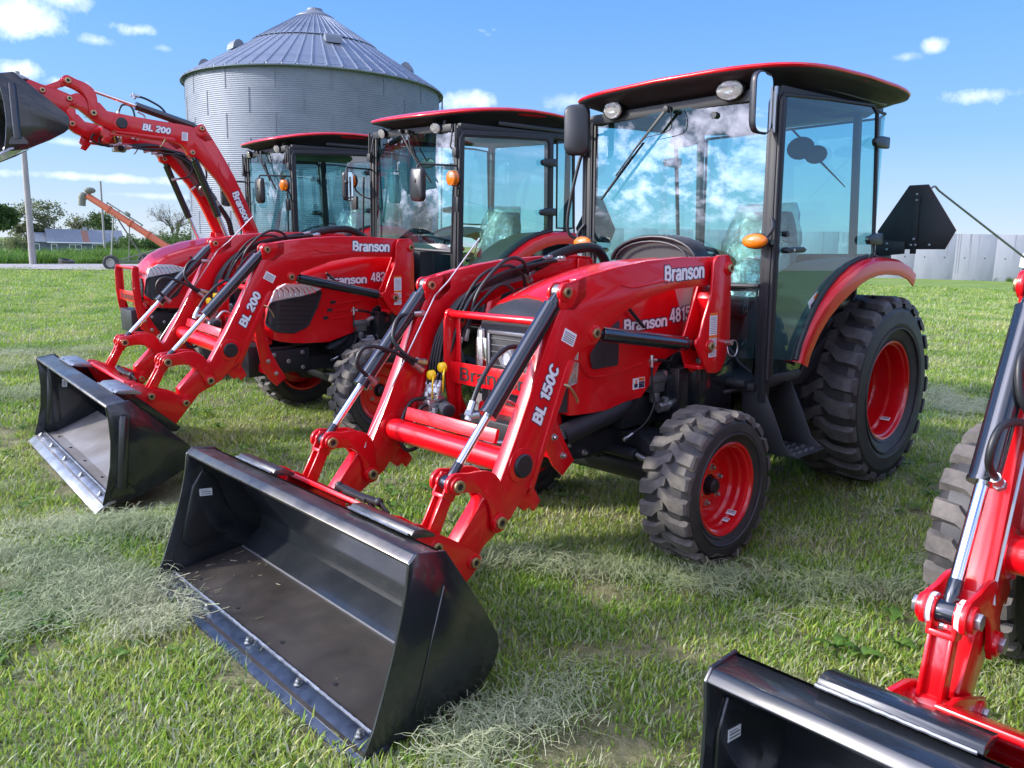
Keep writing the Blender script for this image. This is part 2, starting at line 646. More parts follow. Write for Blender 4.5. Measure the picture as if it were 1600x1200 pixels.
def text_mesh(body, wd, mat, shear=0.):
    key = (body, wd, mat, shear)
    if key in TEXT_CACHE:
        return TEXT_CACHE[key]
    b = MB()
    x0, lay, hw = 0., 0, wd / 2
    for ch in body:
        st, adv = GLYPH[ch]
        for line in st:
            P_ = [V((x0 + x + shear * y, y)) for x, y in line]
            if (P_[0] - P_[-1]).length > .01:
                ext = hw - .095
                P_[0] = P_[0] + (P_[0] - P_[1]).normalized() * ext
                P_[-1] = P_[-1] + (P_[-1] - P_[-2]).normalized() * ext
                closed = False
            else:
                closed = True
            vs = []
            n = len(P_)
            for i in range(n):
                a = P_[i - 1] if i else (P_[-2] if closed else None)
                c = P_[i + 1] if i < n - 1 else (P_[1] if closed else None)
                d0 = (P_[i] - a).normalized() if a is not None else (c - P_[i]).normalized()
                d1 = (c - P_[i]).normalized() if c is not None else d0
                m_ = V((-(d0.y + d1.y), d0.x + d1.x)).normalized()
                k_ = hw / max(.55, m_.dot(V((-d0.y, d0.x))))
                z = lay * .004
                vs += [(P_[i].x + m_.x * k_, P_[i].y + m_.y * k_, z), (P_[i].x - m_.x * k_, P_[i].y - m_.y * k_, z)]
            b.add(vs, [(2 * i + 1, 2 * i + 3, 2 * i + 2, 2 * i) for i in range(n - 1)])
            lay += 1
        x0 += adv
    me = b.mesh('lettering', mat, smooth=0, recalc=False)
    TEXT_CACHE[key] = me
    return me


def lettering(body, origin, ux, uz, w, h, parent, nrm, mat='white', edge='navy', bold=.20, shear=0., name='lettering', eb=.12):
    """flat print: width w along ux, height h along uz, starting at origin, facing nrm"""
    ux, uz, nrm = V(ux).normalized(), V(uz).normalized(), V(nrm).normalized()
    tot = sum(GLYPH[c][1] for c in body)
    sx, sy = w / tot, h
    objs = []
    for wd, mt, dist in ((bold, mat, .0020), (bold + eb, edge, .0010)):
        if not mt:
            continue
        o = link(name if not objs else 'lettering_outline', text_mesh(body, wd, mt, shear), parent if not objs else objs[0])
        m_ = Matrix.Identity(4)
        og = V(origin) + nrm * dist
        for i in range(3):
            m_[i][0], m_[i][1], m_[i][2], m_[i][3] = ux[i] * sx, uz[i] * sy, nrm[i] * .02, og[i]
        if objs:
            o.matrix_basis = objs[0].matrix_basis.inverted() @ m_
        else:
            o.matrix_basis = m_
        objs.append(o)
    return objs[0]


def quad_sticker(name, c, ux, uz, nrm, w, h, parent, mat='white', bands=()):
    ux, uz, nrm = V(ux).normalized(), V(uz).normalized(), V(nrm).normalized()
    b = MB()
    c = V(c)

    def q(a0, a1, b0, b1, d, m):
        vs = []
        for dd in (0, d):
            for a, bb in ((a0, b0), (a1, b0), (a1, b1), (a0, b1)):
                vs.append(c + ux * a + uz * bb + nrm * dd)
        b.add(vs, [(4, 5, 6, 7), (0, 1, 5, 4), (1, 2, 6, 5), (2, 3, 7, 6), (3, 0, 4, 7), (3, 2, 1, 0)], m)
    q(-w / 2, w / 2, -h / 2, h / 2, .0012, 0)
    mats = [mat]
    for (a0, a1, b0, b1, mt) in bands:
        if mt not in mats:
            mats.append(mt)
        q(-w / 2 + a0 * w, -w / 2 + a1 * w, -h / 2 + b0 * h, -h / 2 + b1 * h, .0022, mats.index(mt))
    return b.build(name, mats, parent, smooth=0, recalc=False)


# frame of the near field: the tractors stand on ground that tilts 1.8 degrees
NF = Matrix(((0.99970589, -0.00518493, 0.02369052), (0.0056447, 0.99979621, -0.01938214), (-0.0235852, 0.01951016, 0.99953144)))


def nf(p):
    return NF @ (V(p) - CAM) + CAM


def nfm(loc, rz=0., rx=0.):
    m_ = Matrix.Translation(CAM) @ NF.to_4x4() @ Matrix.Translation(-CAM)
    return m_ @ Matrix.Translation(V(loc)) @ Matrix.Rotation(rz, 4, 'Z') @ Matrix.Rotation(rx, 4, 'X')


def sstep(a, b, x):
    t = max(0., min(1., (x - a) / (b - a)))
    return t * t * (3 - 2 * t)


def ground_z(x, y):
    # height of the near-field plane
    n_ = NF @ V((0, 0, 1))
    o = nf((0, 0, 0))
    zp = o.z - (n_.x * (x - o.x) + n_.y * (y - o.y)) / n_.z
    zp += .045 * (min(max(-y - 1.0, 0), 5.2))
    # hollows pressed by the grounded buckets
    zp -= .075 * (1 - sstep(.25, .75, abs(x - 4.0))) * (1 - sstep(.9, 1.5, abs(y + 3.1)))
    zp -= .10 * (1 - sstep(.25, .75, abs(x - 3.55))) * (1 - sstep(.9, 1.5, abs(y - 2.7)))
    r_ = math.hypot(x - 2.5, y + 1)
    w_ = 1 - sstep(9, 26, r_)
    far = math.hypot(x - CAM.x, y - CAM.y)
    zf = -.020 * max(far - 62, 0) if far < 260 else -3.96
    z = zp * w_ + zf * (1 - w_)
    z += (mnoise.noise(V((x * .35, y * .35, 1))) * .022 + mnoise.noise(V((x * 1.7, y * 1.7, 5))) * .007) * sstep(.3, 1.6, math.hypot((x - 3.9) , y * .6))
    return z


def polar(az, D, z=0.):
    """place a far thing: bearing right of the view axis (degrees), distance (m)"""
    a = R(227.616 - az)
    return V((CAM.x + D * math.cos(a), CAM.y + D * math.sin(a), z))
# ------------------------------------------------------------------ wheels
MESH = {}


def tyre_mesh(key, Ro, W, rim, nl, lugm, lh, lt, seed=1):
    if key in MESH:
        return MESH[key]
    b = MB()
    Rb = Ro - lh
    hw = W / 2
    prof = [(rim - .012, hw * .78), (rim + .004, hw * .86), (rim + .018, hw * .90), (rim + .02, hw * .87), (rim + .05 * (Rb / .36), hw * .98), (rim + .45 * (Rb - rim), hw * 1.03),
            (rim + .75 * (Rb - rim), hw * 1.0), (Rb - .018, hw * .90), (Rb - .003, hw * .72), (Rb, 0)]
    prof = prof + [(r_, -a) for r_, a in reversed(prof[:-1])]
    b.lathe(prof, n=72, m=0, close=True)
    pitch = 2 * PI / nl
    # raised ring on the sidewall
    for s_ in (1, -1):
        rr = rim + .30 * (Rb - rim)
        b.lathe([(rr, s_ * hw * 1.0), (rr + .004, s_ * hw * 1.045), (rr + .012, s_ * hw * 1.045), (rr + .016, s_ * hw * 1.0)], n=72)
    for s_ in (1, -1):
        for i in range(nl):
            a0 = i * pitch + (pitch / 2 if s_ < 0 else 0)
            st = []   # (w, angle offset, half thickness, top radius, base radius)
            for w_, th, tr in ((-.12, .62, 1), (.06, .50, 1), (.26, .22, 1), (.38, .06, 1), (.80, -.03, 1), (.93, -.05, .985), (.995, -.06, .95), (1.01, -.06, .90)):
                ang = a0 + th * pitch * .75
                tk = lt * (1.1 if w_ > .3 else .92)
                rt_ = Rb + (Ro - Rb) * 1.0 if tr == 1 else Rb + (Ro - Rb) - (1 - tr) * (Rb - rim) * 2.2
                st.append((w_ * hw * s_, ang, tk, rt_))
            rings = []
            for (w_, ang, tk, rt_) in st:
                hb = tk / 2 / Ro
                base = min(Rb - .012, rt_ - .01)
                ring = []
                for (da, rr) in ((-hb * 1.5, base), (-hb, rt_), (hb, rt_), (hb * 1.5, base)):
                    t = ang + da
                    ring.append((rr * math.cos(t), w_, rr * math.sin(t)))
                rings.append(ring)
            b.loft(rings, 1)
    me = b.mesh('tyre', ['rubber', lugm], smooth=19)
    MESH[key] = me
    return me


def rim_mesh(key, r_, y, rear):
    if key in MESH:
        return MESH[key]
    b = MB()
    if not rear:
        p = [(r_ * .93, -y), (r_, -y), (r_ + .004, -y - .004), (r_ + .004, -y + .01), (r_ * .95, -y + .02), (r_ * .92, 0), (r_ * .95, y - .022), (r_ + .006, y - .012), (r_ + .006, y), (r_, y + .004), (r_ * .965, y + .001),
             (r_ * .945, y - .012), (r_ * .90, y - .018), (r_ * .885, y - .03), (r_ * .885, y - .05), (r_ * .85, y - .062), (r_ * .845, y - .095), (r_ * .80, y - .110), (.125, y - .114), (.11, y - .106), (.055, y - .106), (.05, y - .13), (.0, y - .13)]
    else:
        p = [(r_ * .93, -y), (r_, -y), (r_ + .004, -y + .02), (r_ * .93, 0), (r_ + .006, y - .02), (r_ + .008, y), (r_, y + .005), (r_ * .97, y + .002), (r_ * .955, y - .016), (r_ * .92, y - .022), (r_ * .905, y - .05), (r_ * .90, y - .10),
             (r_ * .865, y - .115), (r_ * .86, y - .19), (r_ * .82, y - .215), (r_ * .5, y - .235), (.12, y - .20), (.10, y - .20), (.0, y - .20)]
    b.lathe(p, n=64)
    me = b.mesh('rim', 'red', smooth=28)
    MESH[key] = me
    return me


def wheel(root, loc, side, rear, kind):
    """wheel > tyre, hub, lug nuts, sticker; the axle runs along y"""
    if rear:
        Ro, W, rim, y, nl = .618, .420, .325, .178, 23
        tm = tyre_mesh('rt' + kind, Ro, W, rim, nl, 'lug2', .032, .070)
        rm = rim_mesh('rr', rim, y, True)
    else:
        Ro, W, rim, y, nl = .392, .275, .233, .118, 21
        tm = tyre_mesh('ft', Ro, W, rim, nl, 'lug', .021, .052)
        rm = rim_mesh('fr', rim, y, False)
    w = link('wheel', rm, root)
    w.location = loc
    w.rotation_euler = (0, random.uniform(0, 6), 0 if side > 0 else PI)
    link('tyre', tm, w)
    key = 'hub%d' % rear
    if key not in MESH:
        b = MB()
        yy = y - (.20 if rear else .112)
        b.lathe([(0, yy + .05), (.028, yy + .05), (.038, yy + .04), (.040, yy), (.06, yy - .01)], n=24)
        MESH[key] = b.mesh('hub', 'matt')
        b = MB()
        b.lathe([(0, .022), (.008, .022), (.011, .018), (.011, .004), (.018, .002), (.018, 0)], n=8)
        MESH['nut'] = b.mesh('lug_nut', 'zinc')
    link('hub', MESH[key], w)
    n = 8 if rear else 6
    rr = .10 if rear else .092
    for i in range(n):
        o = link('lug_nut', MESH['nut'], w)
        a = 2 * PI * i / n + .3
        o.location = (rr * math.cos(a), y - (.20 if rear else .108), rr * math.sin(a))
    a = -2.2 + w.rotation_euler.y
    for da, ww in ((0, .05), (.28, .035)) if not rear else ((0, .06),):
        t = a + da
        r2 = rim * .872
        n_ = V((-math.cos(t), 0, -math.sin(t)))
        quad_sticker('sticker', V((r2 * math.cos(t), y - (.045 if not rear else .07), r2 * math.sin(t))) + n_ * .006, (-math.sin(t), 0, math.cos(t)), (0, 1, 0), n_, .03, ww, w,
                     'white', [(.15, .35, .1, .9, 'steel'), (.5, .6, .1, .9, 'steel')])
    return w


# ------------------------------------------------------------------ hood
def hood_loft(st, mat, parent, name='hood'):
    """st: (x, half width, shoulder radius, top z, bottom z, crown)"""
    b = MB()
    rings = []
    for x, w, r_, zt, zb, cr in st:
        half = [(w, zb), (w, zb + (zt - zb) * .35), (w, zt - r_ - .02)]
        for i in range(1, 7):
            a = R(90 * i / 6)
            half.append((w - r_ * (1 - math.cos(a)), zt - r_ + r_ * math.sin(a)))
        half += [((w - r_) * .5, zt + cr * .75), (0, zt + cr)]
        ring = [(x, y, z) for y, z in half] + [(x, -y, z) for y, z in reversed(half[:-1])]
        rings.append(ring)
    b.loft(rings, 0, closed=False)
    # nose closure
    r0 = rings[-1]
    n = len(r0)
    b.add(r0, [tuple(range(n))])
    return b.build(name, mat, parent, smooth=28)


def pin(mb, x, z, y0, y1, r_=.030, m=0):
    mb.cyl((x, y0, z), (x, y1, z), r_, n=20, m=m)


def pin_head(root, x, z, y, s, r_=.022, hexa=False):
    b = MB()
    if hexa:
        b.cyl((x, y, z), (x, y + s * .014, z), r_ * .9, n=6)
        return b.build('pin', 'zinc', root, bevel=.001)
    b.lathe([(r_, 0), (r_, s * .010), (r_ * .92, s * .012), (r_ * .55, s * .012), (r_ * .50, s * .004)], (x, y, z), n=20)
    b.lathe([(r_ * .52, s * .005), (0, s * .005)], (x, y, z), n=20, m=1)
    return b.build('pin', ['brass', 'matt'], root)


def cylinder(root, p0, p1, y, rb, rr, L, s=1, rod_collar=True, name='curl_cylinder', clevis=.04):
    """hydraulic cylinder in the plane y: barrel from p0 (L of the way), rod to p1"""
    a, c = V((p0[0], y, p0[1])), V((p1[0], y, p1[1]))
    d = (c - a)
    T = d.length
    d.normalize()
    b = MB()
    b.cyl(a - V((0, .021, 0)), a + V((0, .021, 0)), .033, n=18, m=1)
    b.cyl(a, a + d * .09, rb * .62, rb * .75, n=18)
    b.tube([a + d * .07, a + d * .075, a + d * .09, a + d * (L - .012), a + d * (L - .012), a + d * L], [rb * .8, rb * 1.04, rb, rb, rb * 1.07, rb * 1.07], n=24)
    barrel = b.build(name, ['cylpaint', 'steel'], root, smooth=40)
    b = MB()
    b.cyl(a + d * (L - .002), a + d * (T - .085), rr, n=20)
    rod = b.build('rod', 'chrome', barrel)
    b = MB()
    b.cyl(a + d * (T - .09), c, rr * 1.12, n=18)
    b.cyl(c - V((0, .033, 0)), c + V((0, .033, 0)), .031, n=18)
    b.build('rod_eye', 'cylpaint', barrel, bevel=.002)
    return barrel


def hose(root, pts, r_=.0095, n=8, mat='hose', ends=True, name='hose', parent_n=6):
    pp = spline(pts, parent_n)
    b = MB()
    b.tube(pp, r_, n)
    o = b.build(name, mat, root, smooth=60)
    if ends:
        for (p, q) in ((pp[0], pp[2]), (pp[-1], pp[-3])):
            b = MB()
            d = (q - p).normalized()
            b.cyl(p - d * .01, p + d * .035, r_ * 1.45, n=10)
            b.cyl(p - d * .028, p - d * .006, r_ * 1.75, n=6)
            b.build('fitting', 'zinc', o)
    return o


def rot2(p, c, a):
    x, z = p[0] - c[0], p[1] - c[1]
    return (c[0] + x * math.cos(a) - z * math.sin(a), c[1] + x * math.sin(a) + z * math.cos(a))


# ------------------------------------------------------------------ loader
PT = (1.587, 1.455)
ARM = [(1.545, 1.49), (1.56, 1.507), (1.653, 1.515), (1.95, 1.519), (2.244, 1.505), (2.45, 1.482), (2.64, 1.452), (2.715, 1.437), (2.722, 1.37), (2.752, 1.325),
       (2.800, 1.312), (2.833, 1.308), (2.90, 1.185), (2.985, 1.005), (3.085, .80), (3.196, .592), (3.276, .565), (3.415, .41), (3.412, .345), (3.385, .29), (3.335, .29), (3.278, .364), (3.12, .452),
       (3.07, .507), (2.985, .588), (2.887, .813), (2.79, 1.006), (2.742, 1.08), (2.705, 1.125), (2.64, 1.145), (2.60, 1.140), (2.565, 1.165), (2.555, 1.20), (2.52, 1.228), (2.43, 1.262), (2.279, 1.317),
       (2.10, 1.352), (1.985, 1.363), (1.675, 1.371), (1.56, 1.38), (1.542, 1.42)]
YO, YI = .518, .448


def loader(root, A, T, kn, b1, b2, bucket, bm, model, old=False, post_s=1.0, bA=0., bC=None):
    def xz(x, z):
        q = rot2((x, z), PT, A)
        return (q[0] + T[0] - PT[0], q[1] + T[1] - PT[1])

    def xf(p):
        q = xz(p.x, p.z)
        return V((q[0], p.y, q[1]))
    lk, el, al, cap = xz(3.21, .461), xz(2.795, 1.383), xz(2.605, 1.192), xz(3.058, .667)
    pl = (T[0] + .154, T[1] - .40)
    yb1 = (b1[0] - b2[0], b1[1] - b2[1])
    ub = V((yb1[0], yb1[1])).normalized()

    def bz(u, v):   # bracket frame: u along b2 -> b1, v to its left
        return (b2[0] + ub.x * u - ub.y * v, b2[1] + ub.y * u + ub.x * v)
    dk = V((lk[0] - kn[0], lk[1] - kn[1]))
    Lk = dk.length
    dk.normalize()

    def kz(u, v):   # curved plate frame: u along kn -> lk
        return (kn[0] + dk.x * u - dk.y * v, kn[1] + dk.y * u + dk.x * v)
    for s in (1, -1):
        y0, y1 = (YI, YO) if s > 0 else (-YO, -YI)
        ym = (y0 + y1) / 2
        vis = YO if s > 0 else -YI      # face turned to the viewer (+y)
        b = MB(xf)
        b.prism(ARM, y0, y1)
        # bosses round the pins, both faces
        for (x, z, r_) in ((2.795, 1.383, .040), (2.605, 1.192, .036), (3.357, .332, .040), (3.058, .667, .078)):
            if x == 2.795:
                b.cyl((x, y0 - .007, z), (x, y0 + .014, z), r_, n=24)
                b.cyl((x, y1 - .014, z), (x, y1 + .007, z), r_, n=24)
            else:
                b.cyl((x, y0 - .007, z), (x, y1 + .007, z), r_, n=24)
        ear = [(2.66, 1.448), (2.70, 1.440), (2.77, 1.425)] + disc((2.795, 1.383), .043, 10, 95, -40) + [(2.832, 1.31), (2.74, 1.30), (2.66, 1.36)]
        for ya_, yb_ in ((y0, y0 + .013), (y1 - .013, y1)):
            b.prism(ear, ya_, yb_)
        # stiffening flange along the rear edge and the parking stand folded under the arm
        b.prism([(2.745, 1.075), (2.775, 1.09), (2.80, 1.06), (3.02, .56), (2.985, .588)], y0 - .012, y1 + .012)
        arm = b.build('loader_arm', 'red', root, bevel=.0035, smooth=30)
        b = MB(xf)
        b.prism([(2.735, 1.10), (2.755, 1.11), (3.01, .53), (2.985, .52)], y1 - .03 if s > 0 else y0 + .01, y1 - .01 if s > 0 else y0 + .03)
        b.prism([(3.03, .56), (2.965, .545), (2.925, .475), (2.965, .435), (2.99, .465), (3.02, .45), (3.08, .50)], ym - .012, ym + .012)
        b.build('parking_stand', 'red', arm, bevel=.003)
        b = MB(xf)
        b.tube(spline([(2.815, vis + .012, .985), (2.80, vis + .03, .975), (2.765, vis + .035, .93), (2.75, vis + .035, .90)], 5), .006, 8)
        b.build('stand_pin', 'brass', arm)
        # black plastic cap on the torque tube end
        b = MB(xf)
        b.lathe([(0, .012), (.045, .012), (.052, .006), (.052, 0)], (3.058, vis + .007, .667), n=28)
        b.build('end_cap', 'plastic', arm)
        for (x, z) in ((2.795, 1.383), (2.605, 1.192)):
            q = xz(x, z)
            pin_head(arm, q[0], q[1], vis + .007, 1)
            pin_head(arm, q[0], q[1], (y0 if s > 0 else -YO) - .007, -1)
        pin_head(arm, b2[0], b2[1], vis + .034, 1, hexa=old)
        # weld seam along the elbow gusset
        b = MB(xf)
        b.tube(spline([(2.43, vis + .0015, 1.40), (2.33, vis + .0015, 1.385), (2.15, vis + .0015, 1.40), (2.08, vis + .0015, 1.405), (2.075, vis + .0015, 1.39)], 5), .004, 6)
        b.build('weld_seam', 'red', arm)
        # ---- curved link plates, one on each face of the arm
        r_o = Lk * .56
        outer, inner = [], []
        N_ = 12
        for i in range(N_ + 1):
            t = i / N_
            bow = math.sin(PI * t)
            outer.append(kz(Lk * t, -.050 - .092 * bow))
            inner.append(kz(Lk * t, .048 - .088 * bow))
        sgn = 1
        o0 = [kz(.05 * math.cos(a), .05 * math.sin(a)) for a in [R(x) for x in range(110, 260, 15)]]
        o1 = [kz(Lk + .048 * math.cos(a), .048 * math.sin(a)) for a in [R(x) for x in range(-80, 100, 15)]]
        poly = o0 + outer[1:-1] + o1 + list(reversed(inner[1:-1]))
        b = MB()
        for (ya, yb) in ((y1 + .006, y1 + .022), (y0 - .022, y0 - .006)):
            b.prism(poly, ya, yb)
        for c_ in (kn, lk):
            for (ya, yb) in ((y1 + .004, y1 + .034), (y0 - .034, y0 - .004)):
                b.cyl((c_[0], ya, c_[1]), (c_[0], yb, c_[1]), .036, n=22)
        b.cyl((kn[0], y0, kn[1]), (kn[0], y1, kn[1]), .016, n=12)
        kp = b.build('curved_link', 'red', root, bevel=.003, smooth=30)
        for c_ in (kn, lk):
            pin_head(kp, c_[0], c_[1], y1 + .034, 1, .026, hexa=old)
            pin_head(kp, c_[0], c_[1], y0 - .034, -1, .026, hexa=old)
        if old:
            b = MB()
            for (ya, yb) in ((y1 - .006, y1 + .006), (y0 - .006, y0 + .006)):
                b.cyl((kn[0], ya, kn[1]), (kn[0], yb, kn[1]), .044, n=24)
            b.build('washer', 'white', kp)
        # ---- forked straight link down to the bucket coupler
        b = MB()
        d = V((b1[0] - kn[0], 0, b1[1] - kn[1]))
        Lb = d.length
        d.normalize()
        K, B1 = V((kn[0], ym, kn[1])), V((b1[0], ym, b1[1]))
        sd_ = d.cross(V((0, 1, 0)))
        for e in (-1, 1):
            b.bar(K + V((0, e * .030, 0)) - d * .035, K + V((0, e * .030, 0)) + d * .06, .012, .062)
            b.bar(K + V((0, e * .026, 0)) + d * .06, B1 + V((0, e * .026, 0)) - d * .02, .010, .052, h1=.060)
            b.cyl(K + V((0, e * .030 - .008, 0)), K + V((0, e * .030 + .008, 0)), .038, n=18)
        b.bar(K + d * .048, K + d * .064, .070, .062)
        b.bar(K + d * .06, B1 - d * .01, .045, .014)
        b.cyl(B1 - V((0, .034, 0)), B1 + V((0, .034, 0)), .034, n=20)
        b.build('straight_link', 'red', root, bevel=.003)
        # ---- cylinders
        dkn = math.hypot(kn[0] - el[0], kn[1] - el[1])
        cc_ = cylinder(root, el, kn, ym, .0385, .0175, .64 if not old else .60, s)
        ye = s * .56
        cylinder(root, al, pl, s * .485, .036, .019, math.hypot(pl[0] - al[0], pl[1] - al[1]) - .13 if A < .5 else .68, s, name='lift_cylinder')
        # ---- loader post
        PO = [(1.721, 1.487), (1.700, 1.515), (1.680, 1.523), (1.60, 1.525), (1.575, 1.515), (1.562, 1.49), (1.545, 1.078), (1.590, .955), (1.625, .915), (1.665, .905), (1.735, .912), (1.780, .96), (1.843, 1.047), (1.860, 1.075), (1.855, 1.095), (1.828, 1.11), (1.796, 1.193), (1.736, 1.318)]
        dx, dz = T[0] - PT[0], T[1] - PT[1]
        b = MB()
        PO_ = [(x + dx, z + dz) for x, z in PO]
        PI_ = [(x + dx, z + dz) for x, z in ((1.56, 1.49), (1.69, 1.50), (1.700, 1.362), (1.80, 1.14), (1.84, 1.06), (1.80, .96), (1.737, .905), (1.60, .905), (1.545, 1.07))]
        sA, sB = (.532, .548), (.428, .442)
        for (a_, c_), pl_ in ((sA, PO_), (sB, PI_)):
            b.prism(pl_, *((a_, c_) if s > 0 else (-c_, -a_)))
        ya, yb = (.434, .532) if s > 0 else (-.532, -.434)
        b.prism([(x + dx, z + dz) for x, z in ((1.56, 1.33), (1.70, 1.33), (1.715, 1.30), (1.60, .95), (1.55, 1.05))], ya, yb)
        b.box(1.60 + dx, 1.80 + dx, ya, yb, .935 + dz, .955 + dz)
        for (x, z) in (T, pl):
            b.cyl((x, sA[0] * s, z), (x, (sA[1] + .008) * s, z), .036, n=20)
        post = b.build('loader_post', 'red', root, bevel=.003, smooth=30)
        b = MB()
        b.box(1.30 + dx, 1.82 + dx, *((.20, .42) if s > 0 else (-.42, -.20)), .62 + dz, .93 + dz)
        b.box(1.38 + dx, 1.70 + dx, *((.36, .47) if s > 0 else (-.47, -.36)), .70 + dz, .98 + dz)
        b.build('mounting_bracket', 'black', root, bevel=.006)
        pin_head(post, T[0], T[1], s * .557, s)
        pin_head(post, pl[0], pl[1], s * .557, s)
        if s > 0:
            quad_sticker('warning_label', (1.712 + dx, .549, 1.112 + dz), (-1, 0, 0), (0, 0, 1), (0, 1, 0), .068, .232, post, 'white',
                         [(.0, 1, .94, 1, 'orangevinyl'), (.0, 1, .43, .5, 'orangevinyl'), (0, 1, .18, .23, 'orangevinyl'), (0, 1, .355, .37, 'red')] +
                         [(.08, .92, q, q + .012, 'steel') for q in (.03, .06, .09, .12, .15, .26, .29, .32, .40, .53, .57, .61, .65, .69, .73, .77, .81, .85, .89)])
            b = MB()
            b.tube(spline([(1.60 + dx, .55, 1.06 + dz), (1.572 + dx, .585, 1.075 + dz), (1.545 + dx, .59, 1.06 + dz), (1.54 + dx, .59, 1.02 + dz), (1.565 + dx, .59, .99 + dz), (1.60 + dx, .58, 1.00 + dz), (1.60 + dx, .565, 1.04 + dz)], 5), .0035, 6)
            b.cyl((1.585 + dx, .54, 1.062 + dz), (1.585 + dx, .585, 1.062 + dz), .014, n=12)
            b.build('lock_pin', 'zinc', post)
            # raised half-moon welds on the post
            b = MB()
            for (x, z) in ((1.63, 1.235), (1.675, .965)):
                b.tube([(x + dx + .022 * math.cos(a), .549, z + dz + .022 * math.sin(a)) for a in [R(q) for q in range(20, 170, 20)]], .003, 5)
            b.build('weld_seam', 'red', post)
        if s > 0:
            # print on the left arm
            ax = V((math.cos(A), 0, math.sin(A)))
            az_ = V((-math.sin(A), 0, math.cos(A)))
            q = xz(2.100, 1.401)
            tilt = R(-2.5)
            lettering('Branson', (q[0], YO, q[1]), -ax + az_ * .03, az_ + ax * .03, .335, .078, arm, (0, 1, 0))
            q = xz(2.947, .822) if True else None
            e1 = V((2.846 - 2.947, 0, 1.030 - .822)).normalized()
            e1 = ax * e1.x + az_ * e1.z
            e2 = e1.cross(V((0, -1, 0)))
            if A > .5:      # on the raised arm the model number reads the same way round along the arm
                pass
            o = q
            up2 = V((0, 1, 0)).cross(e1)
            lettering(model, (o[0] + .0, YO, o[1]), e1, V((0, 1, 0)).cross(e1), .262, .062, arm, (0, 1, 0), shear=.12, bold=.22)
            q = xz(2.772, 1.187)
            quad_sticker('warning_label', (q[0], YO, q[1]), e1.cross(V((0, 1, 0))) * -1, e1, (0, 1, 0), .082, .058, arm, 'white', [(.08, .92, u_, u_ + .06, 'steel') for u_ in (.12, .27, .42, .58, .74)])
    # ---- torque tube and its cover plate between the arms
    b = MB(xf)
    b.cyl((3.058, -YI, .667), (3.058, YI, .667), .056, n=36)
    for s in (1, -1):
        b.cyl((3.058, s * (YI - .012), .667), (3.058, s * YI, .667), .072, n=30)
    tt = b.build('torque_tube', 'red', root, smooth=40)
    b = MB(xf)
    b.prism([(3.066, .735), (3.085, .742), (3.066, .800), (3.048, .796)], -.30, .37)
    b.build('tube_guard_plate', 'red', tt, bevel=.002)
    # ---- bucket coupler
    b = MB()
    for s in (1, -1):
        for ya, yb in ((.534, .552), (.412, .430)):
            y0, y1 = (ya, yb) if s > 0 else (-yb, -ya)
            poly = [bz(-.035, -.01), bz(-.03, .03), bz(0, .038), bz(.10, .05), bz(.19, .052), bz(.24, .05), bz(.33, .06), bz(.372, .05), bz(.365, .0), bz(.235, -.14), bz(.10, -.19), bz(.03, -.17)] if not old else \
                [bz(-.035, -.02), bz(-.03, .04), bz(0.2, .05), bz(.32, .03), bz(.30, -.12), bz(.05, -.12)]
            b.prism(poly, y0, y1)
        y0, y1 = (.412, .552) if s > 0 else (-.552, -.412)
        for c_ in (b1, b2):
            b.cyl((c_[0], y0 - .006, c_[1]), (c_[0], y1 + .006, c_[1]), .033, n=20)
    q0, q1 = bz(.30, -.03), bz(.30, .03)
    b.prism([bz(.22, .035), bz(.385, .05), bz(.385, .03), bz(.22, .015)], -.42, .42)
    b.prism([bz(.02, -.16), bz(.05, -.15), bz(.235, -.125), bz(.225, -.145)], -.42, .42)
    b.cyl((*bz(.20, -.03)[:1], -.42, bz(.20, -.03)[1]), (bz(.20, -.03)[0], .42, bz(.20, -.03)[1]), .03, n=16)
    cp = b.build('bucket_coupler', 'red', root, bevel=.003, smooth=30)
    for s in (1, -1):
        for c_ in (b1, b2):
            pin_head(cp, c_[0], c_[1], s * .558, s, hexa=old)
            if old:
                pin_head(cp, c_[0], c_[1], s * .406, -s, hexa=old)
    # black latch levers
    for yy, sg in ((-.20, 1), (.22, -1)):
        b = MB()
        u = [bz(.24, .045), bz(.27, .075), bz(.33, .085), bz(.35, .06)]
        b.bar((u[0][0], yy, u[0][1]), (u[1][0], yy + sg * .05, u[1][1]), .03, .012)
        b.bar((u[1][0], yy + sg * .05, u[1][1]), (u[1][0] + .01, yy + sg * .30, u[1][1] - .005), .034, .018, side=(1, 0, 0))
        b.bar((u[1][0] + .01, yy + sg * .30, u[1][1] - .005), (u[0][0], yy + sg * .34, u[0][1] - .02), .03, .014)
        b.ball((u[1][0], yy + sg * .05, u[1][1]), .02, .02, .02, n=10, k_=6)
        b.build('latch_lever', 'matt', cp, bevel=.003)
    # ---- bucket
    make_bucket(root, bucket, bm, bA, bC, old)
    return xz


